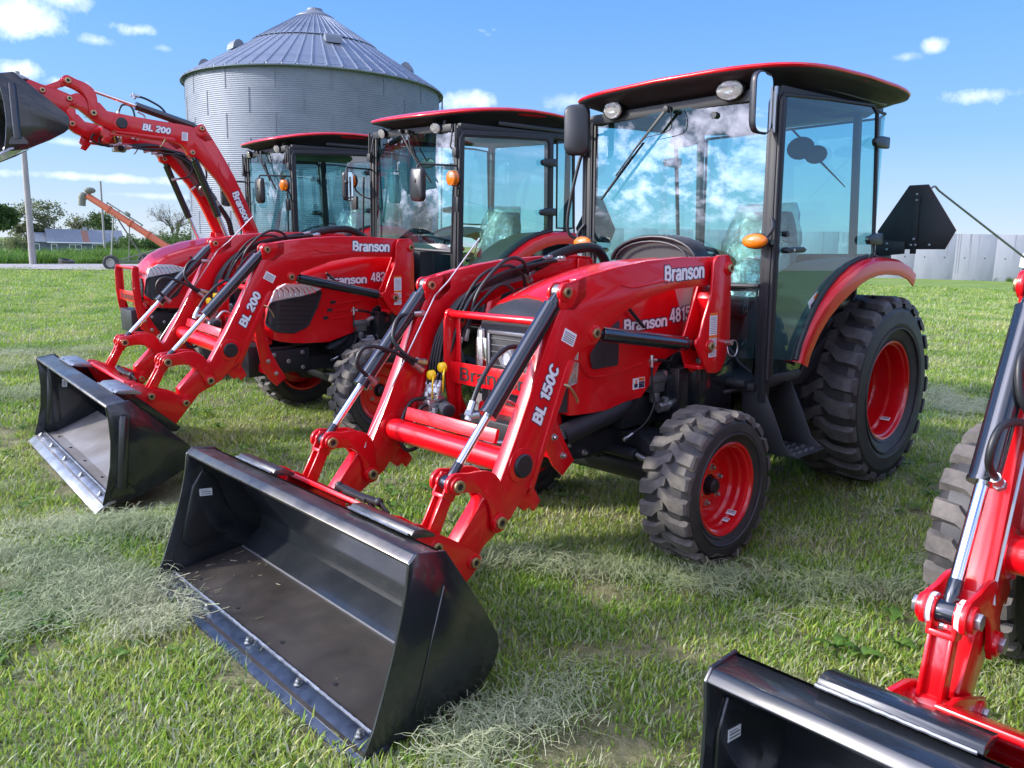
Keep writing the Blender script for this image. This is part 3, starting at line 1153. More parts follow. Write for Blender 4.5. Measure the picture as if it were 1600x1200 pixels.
def make_bucket(root, P, bm, bA, bC, old):
    """P: dict with the side outline (x, z), the inner section and the half width"""
    def f(p):
        if not bA and not bC:
            return p
        q = rot2((p.x, p.z), bC[0], bA)
        return V((q[0] + bC[1][0] - bC[0][0], p.y, q[1] + bC[1][1] - bC[0][1]))
    W = P['w']
    b = MB(f)
    # shell: folded plate, 8 mm thick
    sec = [V((x, 0, z)) for x, z in P['sec']]
    n = len(sec)
    off = []
    for i, p in enumerate(sec):
        d = (sec[min(i + 1, n - 1)] - sec[max(i - 1, 0)]).normalized()
        off.append(p + V((-d.z, 0, d.x)) * .009)
    NY = 2
    for y0, y1 in ((-W, W),):
        vs = [(p.x, y0, p.z) for p in sec] + [(p.x, y1, p.z) for p in sec] + [(p.x, y0, p.z) for p in off] + [(p.x, y1, p.z) for p in off]
        fs = []
        ms = []
        for i in range(n - 1):
            b.add([vs[i], vs[i + 1], vs[n + i + 1], vs[n + i]], [(0, 1, 2, 3)], 0 if i < P['nfloor'] else 1)
            b.add([vs[2 * n + i], vs[2 * n + i + 1], vs[3 * n + i + 1], vs[3 * n + i]], [(3, 2, 1, 0)], 1)
        b.add([vs[0], vs[n], vs[3 * n], vs[2 * n]], [(0, 1, 2, 3)], 1)
    bucket = b.build('bucket', [bm['floor'], 'black'], root, smooth=20, recalc=False)
    b = MB(f)
    i_ = P['nfloor']
    b.tube([(P['sec'][i_][0] + .004, -W + .02, P['sec'][i_][1] + .003), (P['sec'][i_][0] + .004, W - .02, P['sec'][i_][1] + .003)], .0045, 6)
    b.build('floor_weld', 'steel', bucket)
    b = MB(f)
    # box lip along the top
    b.prism(P['lip'], -W - .001, W + .001)
    b.build('top_lip', bm['lip'], bucket, bevel=.004)
    for s in (1, -1):
        b = MB(f)
        y0, y1 = (W - .004, W + .008) if s > 0 else (-W - .008, -W + .004)
        b.prism(P['side'], y0, y1)
        b.build('side_plate', 'black', bucket, bevel=.003)
        if P.get('tube'):
            (x0, z0), (x1, z1) = P['tube']
            b = MB(f)
            b.tube([(x0, s * (W + .006), z0 + .03), (x0, s * (W + .006), z0 + .024), (x0, s * (W + .006), z0), (x1, s * (W + .006), z1)], [.004, .026, .034, .034], n=16)
            b.prism(disc((x1, z1 - .045), .072, 14, 0, 180), *((W + .008, W + .02) if s > 0 else (-W - .02, -W - .008)))
            b.build('side_rib', 'black', bucket, smooth=50)
            b = MB(f)
            b.box(x0 - .03, x0 + .03, *((-W + .002, -W + .03) if s < 0 else (W - .03, W - .002)), z1, z0)
            b.build('inner_rib', 'black', bucket, bevel=.006)
        elif P.get('emb'):
            b = MB(f)
            e = P['emb']
            b.prism(e, *((W + .006, W + .016) if s > 0 else (-W - .016, -W - .006)))
            b.build('pressed_panel', 'black', bucket, bevel=.007)
            b = MB(f)
            b.prism(P['emb2'], *((-W + .003, -W + .018) if s < 0 else (W - .018, W - .003)))
            b.build('pressed_panel', 'black', bucket, bevel=.012)
    # cutting edge
    b = MB(f)
    b.prism(P['edge'], -W - .012, W + .012)
    b.build('cutting_edge', bm['edge'], bucket, bevel=.002)
    if P.get('weld'):
        b = MB(f)
        (x, z) = P['weld']
        yy = -W
        pts = []
        while yy < W:
            pts.append((x + random.uniform(-.0012, .0012), yy, z + random.uniform(-.001, .001)))
            yy += .012
        b.tube(pts, .0055, 6)
        b.build('weld_seam', 'edge', bucket)
    if 'bolt' not in MESH:
        b2_ = MB()
        b2_.cyl((0, 0, 0), (0, 0, .006), .016, n=14)
        b2_.cyl((0, 0, .006), (0, 0, .018), .013, n=6)
        b2_.cyl((0, 0, .018), (0, 0, .026), .008, n=8)
        MESH['bolt'] = b2_.mesh('edge_bolt', 'zinc', bevel=.001)
    th = P['ang'] + bA
    for yy in P['bolts']:
        p = f(V((P['bx'][0], yy, P['bx'][1])))
        o = link('edge_bolt', MESH['bolt'], bucket)
        o.location = p
        o.rotation_euler = (0, -th, 0)
    # small drain / mounting holes in the floor
    b = MB(f)
    for yy in P['bolts']:
        x, z = P['hx']
        b.cyl((x, yy + .10, z - .002), (x, yy + .10, z + .0012), .010, n=10)
    b.build('floor_holes', 'matt', bucket)
    # sticker inside the far end plate
    c = f(V((P['st'][0], -W + (.012 if not P.get('emb') else .021), P['st'][1])))
    quad_sticker('sticker', c, (-1, 0, -.12) if not P.get('tube') else (-.1, 0, 1), (0, 0, 1) if not P.get('tube') else (1, 0, .1), (0, 1, 0), .062, .036, bucket, 'white', [(.1, .9, .2, .3, 'steel'), (.1, .9, .5, .6, 'steel'), (.1, .7, .75, .8, 'steel')])
    # coupler hooks: stitched plates behind the lip
    for (y0, y1) in P['hooks']:
        b = MB(f)
        b.prism(P['hook'], y0, y1)
        hk = b.build('coupler_plate', bm['hook'], bucket, bevel=.002)
        b = MB(f)
        pts = []
        yy = y0
        while yy < y1:
            pts.append((P['hook'][0][0] + .004, yy, P['hook'][0][1] + .003 + random.uniform(-.001, .001)))
            yy += .010
        if len(pts) > 1:
            b.tube(pts, .005, 6)
            b.build('weld_seam', 'edge', hk)
    for (y0, y1) in P.get('wing', []):
        b = MB(f)
        b.prism(P['wingp'], y0, y1)
        b.build('coupler_wing', 'black', bucket, bevel=.002)


BUCKET_A = dict(w=.925, nfloor=2,
                sec=[(4.118, .020), (3.90, .046), (3.690, .072), (3.585, .150), (3.572, .215), (3.66, .375), (3.795, .600)],
                lip=[(3.795, .604), (3.900, .628), (3.930, .606), (3.922, .590), (3.905, .602), (3.80, .578)],
                side=[(3.785, .612), (3.900, .632), (3.932, .606), (3.945, .52), (3.968, .43), (3.998, .333), (4.040, .215), (4.085, .10), (4.122, .030), (4.118, .008), (3.90, .035), (3.692, .060), (3.63, .085), (3.585, .13), (3.560, .195), (3.565, .24), (3.62, .345)],
                emb=[(3.80, .50), (3.93, .10), (3.72, .085), (3.63, .12), (3.60, .18), (3.605, .235)],
                emb2=[(3.86, .52), (3.92, .44), (3.99, .19), (3.96, .13), (3.76, .16), (3.72, .22), (3.80, .45)],
                edge=[(4.150, .000), (4.150, .008), (4.06, .034), (4.035, .034), (4.035, .018), (4.06, .005)], weld=(4.040, .036), bolts=(-.83, -.415, 0, .415, .83), bx=(4.075, .030), ang=.12, hx=(3.98, .038),
                st=(3.86, .40), hooks=((-.64, -.27), (.36, .76)), hook=[(3.800, .619), (3.785, .634), (3.745, .628), (3.70, .600), (3.70, .588), (3.79, .604)])
BUCKET_B = dict(w=.955, nfloor=3,
                sec=[(4.060, -.012), (3.90, -.002), (3.72, .068), (3.60, .118), (3.545, .162), (3.522, .225), (3.60, .325), (3.870, .600)],
                lip=[(3.868, .598), (3.880, .614), (3.985, .600), (3.995, .588), (3.985, .572), (3.97, .586)],
                side=[(3.865, .618), (3.985, .604), (3.998, .592), (3.988, .50), (3.986, .37), (4.00, .22), (4.028, .10), (4.060, -.010), (4.048, -.026), (3.897, -.016), (3.70, .055), (3.575, .115), (3.536, .143), (3.511, .215), (3.511, .245), (3.525, .275)],
                tube=((3.90, .505), (3.945, .075)),
                edge=[(4.105, -.062), (4.107, -.052), (4.03, .000), (3.985, .006), (3.985, -.010), (4.02, -.02)], weld=(3.99, .004), bolts=(-.86, -.50, -.10, .34, .80), bx=(4.035, -.002), ang=.35, hx=(3.93, .0005),
                st=(3.82, .38), hooks=((-.72, -.36), (.36, .72)), hook=[(3.880, .618), (3.855, .634), (3.77, .630), (3.72, .60), (3.72, .59), (3.84, .605)],
                wing=((-.66, -.62), (.62, .66)), wingp=[(3.878, .626), (3.80, .628), (3.471, .317), (3.50, .292), (3.56, .30)])
BUCKET_C = dict(BUCKET_A, w=.87, bolts=(-.78, -.39, 0, .39, .78))
BM_A = dict(floor='floor', lip='lipsteel', edge='cutedge', hook='lipsteel')
BM_B = dict(floor='floorB', lip='lipsteel', edge='edge', hook='edge')
BM_C = dict(floor='black', lip='black', edge='black', hook='black')
# ------------------------------------------------------------------ tractor body
HOOD_A = [(1.50, .335, .10, 1.455, 1.02, .050), (1.70, .335, .11, 1.450, 1.01, .052), (1.80, .335, .11, 1.446, .985, .052), (1.88, .335, .11, 1.440, .95, .052), (1.94, .335, .11, 1.434, .87, .052), (2.03, .335, .12, 1.422, .795, .050),
          (2.15, .335, .12, 1.402, .79, .048), (2.27, .334, .12, 1.376, .768, .046), (2.40, .328, .12, 1.340, .766, .044), (2.50, .305, .12, 1.312, .766, .040), (2.53, .290, .12, 1.300, .766, .038)]
NOSE_A = [(2.522, .284, .10, 1.292, .78, .036), (2.58, .262, .09, 1.272, .785, .030), (2.63, .236, .08, 1.250, .79, .024), (2.655, .215, .06, 1.232, .79, .018)]
HOOD_B = [(1.36, .335, .10, 1.470, 1.10, .035), (1.60, .335, .12, 1.466, 1.08, .040), (1.72, .335, .12, 1.462, 1.00, .042), (1.82, .335, .12, 1.452, .90, .042), (1.96, .335, .13, 1.436, .80, .044), (2.18, .335, .13, 1.395, .742, .046),
          (2.38, .330, .13, 1.335, .748, .046), (2.50, .320, .13, 1.275, .760, .044), (2.58, .300, .12, 1.205, .775, .040), (2.625, .270, .11, 1.13, .79, .034), (2.65, .235, .10, 1.04, .81, .02), (2.66, .20, .06, .93, .83, .01)]


def chassis(root, kind):
    """dark running gear under the hood and the cab"""
    b = MB()
    b.prism([(0.1, .45), (.75, .50), (1.2, .60), (1.2, .86), (.4, .86), (0.0, .80), (-.25, .70), (-.25, .50)], -.20, .20)
    b.box(1.15, 1.75, -.22, .22, .55, .90)
    b.build('transmission', 'castiron', root, bevel=.012)
    b = MB()
    b.box(1.70, 2.42, -.20, .20, .60, 1.02)
    b.box(1.75, 2.30, -.14, .14, 1.02, 1.28)
    b.cyl((1.78, .20, .80), (1.78, .30, .80), .09, n=20)
    b.cyl((2.36, .0, .86), (2.46, .0, .86), .12, n=24)
    b.box(1.80, 2.1, .20, .27, .62, .78)
    b.build('engine_block', 'castiron', root, bevel=.01)
    b = MB()
    b.box(1.70, 2.78, .15, .20, .50, .72)
    b.box(1.70, 2.78, -.20, -.15, .50, .72)
    b.box(2.66, 2.80, -.22, .22, .50, .74)
    b.prism([(2.30, .70), (2.70, .69), (2.68, .55), (2.50, .52), (2.30, .50)], .20, .235)
    b.prism([(2.30, .70), (2.70, .69), (2.68, .55), (2.50, .52), (2.30, .50)], -.235, -.20)
    fr = b.build('front_frame', 'castiron', root, bevel=.008)
    for x, z in ((2.36, .66), (2.36, .54), (2.60, .66), (2.60, .56), (2.48, .60)):
        for s in (1, -1):
            o = link('frame_bolt', MESH['nut'], fr)
            o.location = (x, s * .236, z)
            o.rotation_euler = (0, 0, 0 if s > 0 else PI)
    # ancillaries seen behind the hood panel
    b = MB()
    b.box(1.83, 1.93, .25, .34, .80, .90)
    b.cyl((1.80, .30, .87), (1.96, .30, .87), .045, n=16)
    b.cyl((1.87, .30, .74), (1.87, .30, .80), .030, n=14)
    b.build('injection_pump', 'alu', root, bevel=.008)
    b = MB()
    b.cyl((1.72, .24, .93), (1.72, .34, .93), .075, n=20)
    b.cyl((1.66, .28, .78), (1.66, .35, .78), .05, n=16)
    b.box(1.55, 1.78, .18, .30, .86, 1.02)
    b.build('alternator', 'castiron', root, bevel=.006)
    for pts, r_ in (([(1.95, .33, .98), (1.85, .36, .97), (1.78, .35, .93), (1.74, .33, .85)], .008), ([(1.80, .33, .90), (1.72, .37, .92), (1.66, .37, .84), (1.72, .36, .76), (1.82, .34, .75)], .014),
                    ([(1.95, .34, .98), (1.96, .35, .85), (1.95, .36, .75), (2.02, .36, .66), (2.14, .34, .60)], .006), ([(1.70, .32, 1.0), (1.60, .36, .98), (1.50, .38, .90), (1.40, .42, .84), (1.20, .46, .82)], .012),
                    ([(1.88, .36, .72), (1.70, .40, .71), (1.52, .42, .74), (1.36, .52, .78), (1.2, .55, .77)], .016)):
        hose(root, pts, r_)
    b = MB()
    b.cyl((1.84, .37, .735), (1.90, .37, .735), .016, n=12)
    b.cyl((1.79, .37, .735), (1.84, .37, .735), .022, n=12)
    b.build('valve_fitting', 'zinc', root)
    # exhaust silencer
    b = MB()
    if kind == 'A':
        b.tube(spline([(1.98, .20, .86), (2.08, .27, .79), (2.20, .30, .745), (2.40, .30, .71), (2.60, .30, .675)], 6), .052, 20, caps=False)
        b.tube([(2.60, .30, .675), (2.60, .30, .675), (2.45, .30, .70)], [.052, .044, .044], 20, caps=False)
    else:
        b.tube(spline([(1.90, .20, .80), (2.00, .25, .74), (2.10, .28, .70), (2.16, .30, .685)], 6), .038, 16, caps=False)
        b.tube([(2.16, .30, .685), (2.16, .30, .685), (2.06, .27, .715)], [.038, .032, .032], 16, caps=False)
    b.build('exhaust_pipe', 'matt', root, smooth=60, recalc=False)
    # front axle
    b = MB()
    b.prism([(-.56, .36), (-.30, .46), (.30, .46), (.56, .36), (.56, .46), (.34, .60), (-.34, .60), (-.56, .46)], 1.86, 2.04, axis='x')
    b.cyl((1.95, -.60, .40), (1.95, .60, .40), .085, n=20)
    b.cyl((1.95, .46, .40), (1.95, .46, .62), .05, n=16)
    for s in (1, -1):
        b.cyl((1.95, s * .42, .40), (1.95, s * .60, .40), .115, n=20)
        b.cyl((1.95, s * .54, .28), (1.95, s * .54, .56), .060, n=16)
    b.cyl((2.09, -.36, .50), (2.09, .36, .50), .030, n=14)
    b.cyl((2.09, -.14, .50), (2.09, .14, .50), .045, n=14)
    b.box(1.80, 2.12, -.12, .12, .44, .60)
    b.build('front_axle', 'castiron', root, bevel=.008)
    b = MB()
    b.cyl((2.09, .36, .50), (2.07, .56, .44), .014, n=10)
    b.ball((2.07, .56, .44), .025, .025, .025, n=10, k_=6)
    b.build('steering_rod', 'steel', root)
    # rear axle
    b = MB()
    b.cyl((0, -.42, .625), (0, .42, .625), .12, n=24)
    b.cyl((0, -.22, .625), (0, .22, .625), .22, n=24)
    b.build('rear_axle', 'castiron', root)
    # drawbar end: lift arms and top link
    b = MB()
    for s in (1, -1):
        b.bar((-.25, s * .22, .52), (-.95, s * .36, .42), .03, .07)
        b.bar((-.30, s * .20, .95), (-.75, s * .32, .46), .025, .025)
    b.bar((-.28, 0, .85), (-.75, 0, .80), .04, .04)
    b.build('three_point_linkage', 'matt', root, bevel=.004)


def body_A(root):
    h = hood_loft(HOOD_A, 'red', root)
    for s in (1, -1):
        # dark mesh panel and the body line round it
        b = MB()
        P_ = rpoly([(2.335, 1.155), (2.216, 1.215), (2.221, .985), (2.415, .985), (2.435, 1.06)], .02)
        b.prism(P_, *((.3335, .3385) if s > 0 else (-.3385, -.3335)))
        b.build('side_grille', 'screen', h, bevel=.001)
        b = MB()
        b.tube(spline([(2.60, s * .3225, 1.00), (2.56, s * .326, 1.035), (2.50, s * .329, 1.03), (2.44, s * .332, .96), (2.38, s * .3345, .945), (2.25, s * .336, .945), (2.08, s * .336, .968), (2.02, s * .336, .975)], 6), .0045, 6)
        b.build('panel_crease', 'red', h)
        b = MB()
        b.prism([(1.763, 1.350), (1.587, 1.366), (1.655, 1.155), (1.708, 1.235)], *((.3352, .3362) if s > 0 else (-.3362, -.3352)))
        b.build('side_stripe', 'stripe', h, smooth=0)
        quad_sticker('warning_label', (2.052, s * .3352, .872), (-s, 0, 0), (0, 0, 1), (0, s, 0), .098, .058, h, 'white',
                     [(.5, .96, .68, .95, 'orangevinyl'), (.5, .96, .06, .62, 'navy'), (.12, .38, .15, .5, 'navy'), (.2, .32, .5, .8, 'orangevinyl'), (.55, .9, .25, .3, 'white'), (.55, .9, .42, .47, 'white')])
        o = (2.180, .3355, 1.149) if s > 0 else (1.62, -.3355, 1.17)
        lettering('Branson', o, (-s, 0, .03 * s), (0, 0, 1), .350, .062, h, (0, s, 0))
        o = (1.800, .3355, 1.166) if s > 0 else (1.84, -.3355, 1.162)
        if s > 0:
            lettering('4815', o, (-s, 0, .10 * s), (0, 0, 1), .176, .078, h, (0, s, 0), bold=.17)
    # grey flash on the bonnet edge
    for s in (1, -1):
        b = MB()
        st_ = []
        for i_ in range(len(HOOD_A) - 1):
            for t_ in (0, .34, .67):
                x, w, r_, zt, zb, cr = [p * (1 - t_) + q * t_ for p, q in zip(HOOD_A[i_], HOOD_A[i_ + 1])]
                if 2.12 < x < 2.52:
                    yy = lambda y: zt + cr * (1 - .5 * (y / (w - r_)) * 1.0) * 1.0 if y < (w - r_) * .5 else zt + cr * .75 * (1 - (y - (w - r_) * .5) / ((w - r_) * .5))
                    k_ = (2.52 - x) / .40
                    ya_, yb_ = .118, .124 + .045 * math.sin(PI * min(1, k_)) 
                    st_.append([(x, s * ya_, yy(ya_) + .003), (x, s * yb_, yy(yb_) + .003)])
        b.loft(st_, closed=False)
        b.build('bonnet_flash', 'stripe', h, smooth=0, recalc=False)
    # nose
    g = hood_loft(NOSE_A, 'screen', root, 'front_grille')
    b = MB()
    b.prism(rpoly([(-.145, .84), (.145, .84), (.145, 1.15), (-.145, 1.15)], .02), 2.652, 2.660, axis='x')
    b.build('radiator_mesh', 'matt', g, bevel=.002)
    for poly in ([(-.145, 1.145), (.145, 1.145), (.145, 1.165), (-.145, 1.165)], [(-.147, .83), (-.130, .83), (-.130, 1.15), (-.147, 1.15)], [(.130, .83), (.147, .83), (.147, 1.15), (.130, 1.15)]):
        b = MB()
        b.prism(poly, 2.656, 2.672, axis='x')
        b.build('grille_frame', 'steel', g, bevel=.003)
    b = MB()
    for i in range(9):
        b.box(2.660, 2.665, -.125, .125, .85 + i * .034, .854 + i * .034)
    b.build('grille_slats', 'steel', g, smooth=0)['kind'] = 'stuff'
    b = MB()
    b.lathe([(0, 2.672), (.034, 2.672), (.036, 2.680), (.050, 2.680), (.052, 2.670), (.052, 2.655)], (0, 0, 1.035), n=30, axis='x')
    e = b.build('emblem', 'lampgrey', g)
    b = MB()
    b.lathe([(.034, 2.6815), (.040, 2.682), (.047, 2.6815)], (0, 0, 1.035), n=30, axis='x')
    b.build('emblem_ring', 'steel', e, smooth=0, recalc=False)
    for s in (1, -1):
        def side(x):
            return .305 - max(0, x - 2.50) * .42 - max(0, x - 2.61) * .55
        b = MB()
        rings = []
        for x in (2.50, 2.55, 2.60, 2.64, 2.664):
            k_ = 1 - abs(x - 2.60) / .22
            zc_ = 1.03
            hh_ = .06 + .10 * k_
            rings.append([(x, s * (side(x) + .004), zc_ - hh_ * .9), (x, s * (side(x) + .012), zc_ - hh_ * .3), (x, s * (side(x) + .012), zc_ + hh_ * .5), (x, s * (side(x) + .002), zc_ + hh_), (x, s * (side(x) - .03), zc_ + hh_), (x, s * (side(x) - .03), zc_ - hh_ * .9)])
        b.loft(rings)
        b.box(2.664, 2.674, *sorted((s * .155, s * .235)), .90, 1.12)
        hl = b.build('headlight', 'refl', root, bevel=.004)
        b = MB()
        b.loft([[(x + (.012 if x > 2.66 else 0), y + s * .006, z) for x, y, z in r2] for r2 in rings])
        b.build('headlight_lens', 'lens', hl, smooth=60)
    # lower valance
    b = MB()
    b.prism([(-.25, .70), (.25, .70), (.23, .79), (-.23, .79)], 2.52, 2.67, axis='x')
    b.build('nose_valance', 'red', root, bevel=.02)
    # front guard
    guard(root, 0.0, 0.0)
    # windscreen cowl in front of the glass
    b = MB()
    arch = [(.30 * math.cos(R(a)), 1.49 + .135 * math.sin(R(a))) for a in range(0, 181, 15)]
    rings = []
    for x, sc, dz in ((1.53, 1.0, 0), (1.46, 1.0, .012), (1.38, .96, .012)):
        rings.append([(x, y * sc, z + dz) for y, z in arch])
    b.loft(rings, closed=False)
    b.tube([(1.53, y, z) for y, z in arch], .011, 8, caps=True)
    b.tube([(1.545, y * .86, 1.49 + (z - 1.49) * .80) for y, z in arch], .007, 8)
    b.build('instrument_cowl', 'plastic', root, smooth=50, recalc=False)
    b = MB()
    b.add([(1.50, y, z) for y, z in arch], [tuple(range(len(arch)))])
    b.build('cowl_panel', 'interior', root, smooth=0, recalc=False)


def guard(root, dx, dz, word=True):
    b = MB()
    for s in (1, -1):
        # plate posts that sweep back under the nose
        fo = [(2.775, 1.255), (2.79, 1.20), (2.795, 1.0), (2.785, .85), (2.755, .66), (2.70, .56), (2.64, .50)]
        bk = [(2.56, .56), (2.62, .66), (2.68, .78), (2.715, .92), (2.725, 1.06), (2.722, 1.235), (2.745, 1.262)]
        b.prism([(x + dx, z + dz) for x, z in fo + bk], *((.340, .354) if s > 0 else (-.354, -.340)))
        b.prism([(x + dx, z + dz) for x, z in ((2.715, 1.25), (2.722, .70), (2.732, .70), (2.725, 1.25))], *((.300, .34) if s > 0 else (-.34, -.300)))
        b.cyl((2.752 + dx, s * .335, 1.235 + dz), (2.752 + dx, s * .356, 1.235 + dz), .030, n=18)
    b.cyl((2.752 + dx, -.34, 1.240 + dz), (2.752 + dx, .34, 1.240 + dz), .019, n=18)
    b.box(2.76 + dx, 2.768 + dx, -.34, .34, .885 + dz, .995 + dz)
    b.box(2.70 + dx, 2.72 + dx, -.34, .34, .60 + dz, .66 + dz)
    g = b.build('grille_guard', 'red', root, bevel=.002)
    # cut-out word in the guard plate
    lettering('Branson', (2.768 + dx, -.255, .905 + dz), (0, 1, 0), (0, 0, 1), .51, .070, g, (1, 0, 0), mat='matt', edge=None, bold=.13)
    for s in (1, -1):
        for x, z in ((2.70, .70), (2.64, .60)):
            o = link('guard_bolt', MESH['nut'], g)
            o.location = (x + dx, s * .354, z + dz)
            o.rotation_euler = (0, 0, 0 if s > 0 else PI)
    return g


def body_B(root):
    h = hood_loft(HOOD_B, 'red', root)
    for s in (1, -1):
        ya = lambda a, c_: (a, c_) if s > 0 else (-c_, -a)
        b = MB()
        P_ = rpoly([(2.234, 1.150), (2.275, 1.035), (2.36, .885), (2.47, .840), (2.60, .855), (2.655, .90), (2.63, 1.07), (2.50, 1.10), (2.40, 1.11)], .02)
        vs = []
        n = len(P_)

        def hw(x):
            P0 = [(2.0, .335), (2.18, .335), (2.38, .330), (2.50, .320), (2.58, .300), (2.625, .270), (2.65, .235), (2.66, .20)]
            for (a_, b_), (c_, d_) in zip(P0, P0[1:]):
                if x <= c_:
                    return b_ + (d_ - b_) * (x - a_) / (c_ - a_) + .003
            return .20
        def span(x):
            zs_ = []
            for (xa, za), (xb, zb_) in zip(P_, P_[1:] + P_[:1]):
                if (xa - x) * (xb - x) <= 0 and xa != xb:
                    zs_.append(za + (zb_ - za) * (x - xa) / (xb - xa))
            return (min(zs_), max(zs_)) if zs_ else None
        rings_ = []
        for i_ in range(25):
            x = 2.236 + (2.652 - 2.236) * i_ / 24
            q_ = span(x)
            if q_:
                rings_.append([(x, s * (hw(x) + .006), q_[0] + (q_[1] - q_[0]) * j / 4) for j in range(5)])
        b.loft(rings_, closed=False)
        gr = b.build('side_grille', 'plastic', h, smooth=40)
        b = MB()
        for i in range(6):
            z = .90 + i * .036
            x1 = 2.60 - i * .008
            x0 = 2.36 - i * .015 - .02
            b.tube([(x, s * (hw(x) + .007), z + (x - 2.4) * .05) for x in [x0 + (x1 - x0) * j / 6 for j in range(7)]], .005, 5)
        b.tube([(x, s * (hw(x) + .005), z) for x, z in P_ + P_[:1]], .009, 6)
        b.build('grille_slats', 'matt', gr)
        b = MB()
        P2 = [(2.625, 1.075), (2.60, 1.165), (2.52, 1.215), (2.38, 1.208), (2.236, 1.168), (2.345, 1.125), (2.50, 1.105)]
        n2 = len(P2)
        vs = [(x, s * (hw(x) + .006), z) for x, z in P2] + [(x, s * (hw(x) - .03), z) for x, z in P2]
        b.add(vs, [tuple(range(n2))] + [(i, n2 + i, n2 + (i + 1) % n2, (i + 1) % n2) for i in range(n2)])
        hl = b.build('headlight', 'lampwhite', h, smooth=20)
        b = MB()
        for i in range(8):
            x = 2.29 + i * .040
            b.tube([(x, s * (hw(x) + .009), 1.135 + i * -.004), (x + .02, s * (hw(x) + .012), 1.165), (x + .045, s * (hw(x) + .009), 1.19)], .004, 5)
        b.build('headlight_ribs', 'refl', hl)
        b = MB()
        for (x, z) in ((2.135, 1.055), (2.165, .995), (2.20, .935)):
            b.box(x - .022, x + .022, *ya(.334, .3385), z - .014, z + .014)
        b.build('side_vents', 'matt', h, smooth=0)
        b = MB()
        for (x, z) in ((2.135, 1.040), (2.165, .980), (2.20, .920)):
            b.tube([(x + .03, s * .336, z), (x - .18, s * .337, z + .012), (x - .30, s * .336, z + .018)], [.003, .006, .002], 6)
        b.build('panel_crease', 'red', h)
        if s > 0:
            lettering('Branson', (2.178, .3355, 1.196), (-1, 0, .0), (0, 0, 1), .355, .066, h, (0, 1, 0))
            lettering('4820', (1.785, .3355, 1.204), (-1, 0, .04), (0, 0, 1), .182, .076, h, (0, 1, 0), bold=.17)
    b = MB()
    b.prism(rpoly([(-.19, .83), (.19, .83), (.22, 1.0), (.17, 1.07), (-.17, 1.07), (-.22, 1.0)], .03), 2.650, 2.668, axis='x')
    g = b.build('front_grille', 'screen', root, bevel=.006)
    b = MB()
    for i in range(5):
        b.box(2.666, 2.676, -.17, .17, .86 + i * .04, .868 + i * .04)
    b.build('grille_slats', 'plastic', g)
    b = MB()
    b.lathe([(0, 2.682), (.028, 2.682), (.030, 2.690), (.042, 2.690), (.044, 2.680), (.044, 2.668)], (0, 0, 1.08), n=30, axis='x')
    b.build('emblem', 'chrome', g)
    b = MB()
    b.prism([(-.24, .74), (.24, .74), (.22, .83), (-.22, .83)], 2.60, 2.67, axis='x')
    b.build('nose_valance', 'red', root, bevel=.02)
    guard(root, .0, -.06)


def frame_tube(pts, r_, name, mat, root, n=8, close=False):
    b = MB()
    P_ = [V(p) for p in pts]
    if close:
        P_ = P_ + [P_[0]]
    b.tube(P_, r_, n)
    return b.build(name, mat, root, smooth=60)


def pane(root, pts, name='window_pane', mat='glass', th=.004, nrm=(0, 1, 0)):
    b = MB()
    n = len(pts)
    nrm = V(nrm).normalized()
    vs = [V(p) for p in pts] + [V(p) - nrm * th for p in pts]
    b.add(vs[:n], [tuple(range(n))])
    o = b.build(name, mat, root, smooth=0, recalc=False)
    return o


def roof(root, cx, hx, hy, z0, arch, kind, ex0=3.6):
    b = MB()
    rings = []
    N_ = 56

    def ring(sc, z, ar=1.):
        ex = ex0
        q = []
        for j in range(N_):
            t = 2 * PI * j / N_
            c_, s_ = math.cos(t), math.sin(t)
            x = hx * sc * math.copysign(abs(c_) ** (2 / ex), c_)
            y = hy * sc * math.copysign(abs(s_) ** (2 / ex), s_)
            # the front edge bows forward in the middle
            if c_ > 0:
                x += .05 * (1 - (y / (hy * sc)) ** 2) * c_
            q.append((cx + x, y, z + arch * ar * (1 - ((x + .05) / hx) ** 2) - .02 * (y / hy) ** 2))
        return q
    rings = [ring(.992, z0 + .002), ring(1.0, z0 + .008), ring(1.002, z0 + .016), ring(.994, z0 + .025), ring(.93, z0 + .034), ring(.80, z0 + .038), ring(.4, z0 + .040), ring(.02, z0 + .040)]
    b.loft(rings)
    rf = b.build('roof', 'red', root, smooth=50)
    b = MB()
    rings = [ring(.55, z0 - .105, .2), ring(.76, z0 - .105, .3), ring(.84, z0 - .060, .8), ring(.94, z0 - .022, 1), ring(.990, z0 - .006, 1), ring(.996, z0 + .006, 1)]
    b.loft(rings)
    b.build('roof_underside', 'matt', rf, smooth=50)
    for s in (1, -1):
        b = MB()
        b.box(cx - .55, cx + .30, *((hy * .80, hy * .84) if s > 0 else (-hy * .84, -hy * .80)), z0 - .075 + .02, z0 - .045 + .03)
        b.box(cx - .62, cx - .25, *((hy * .60, hy * .78) if s > 0 else (-hy * .78, -hy * .60)), z0 - .085, z0 - .055)
        b.build('roof_rail', 'plastic', rf, bevel=.008)
    return rf


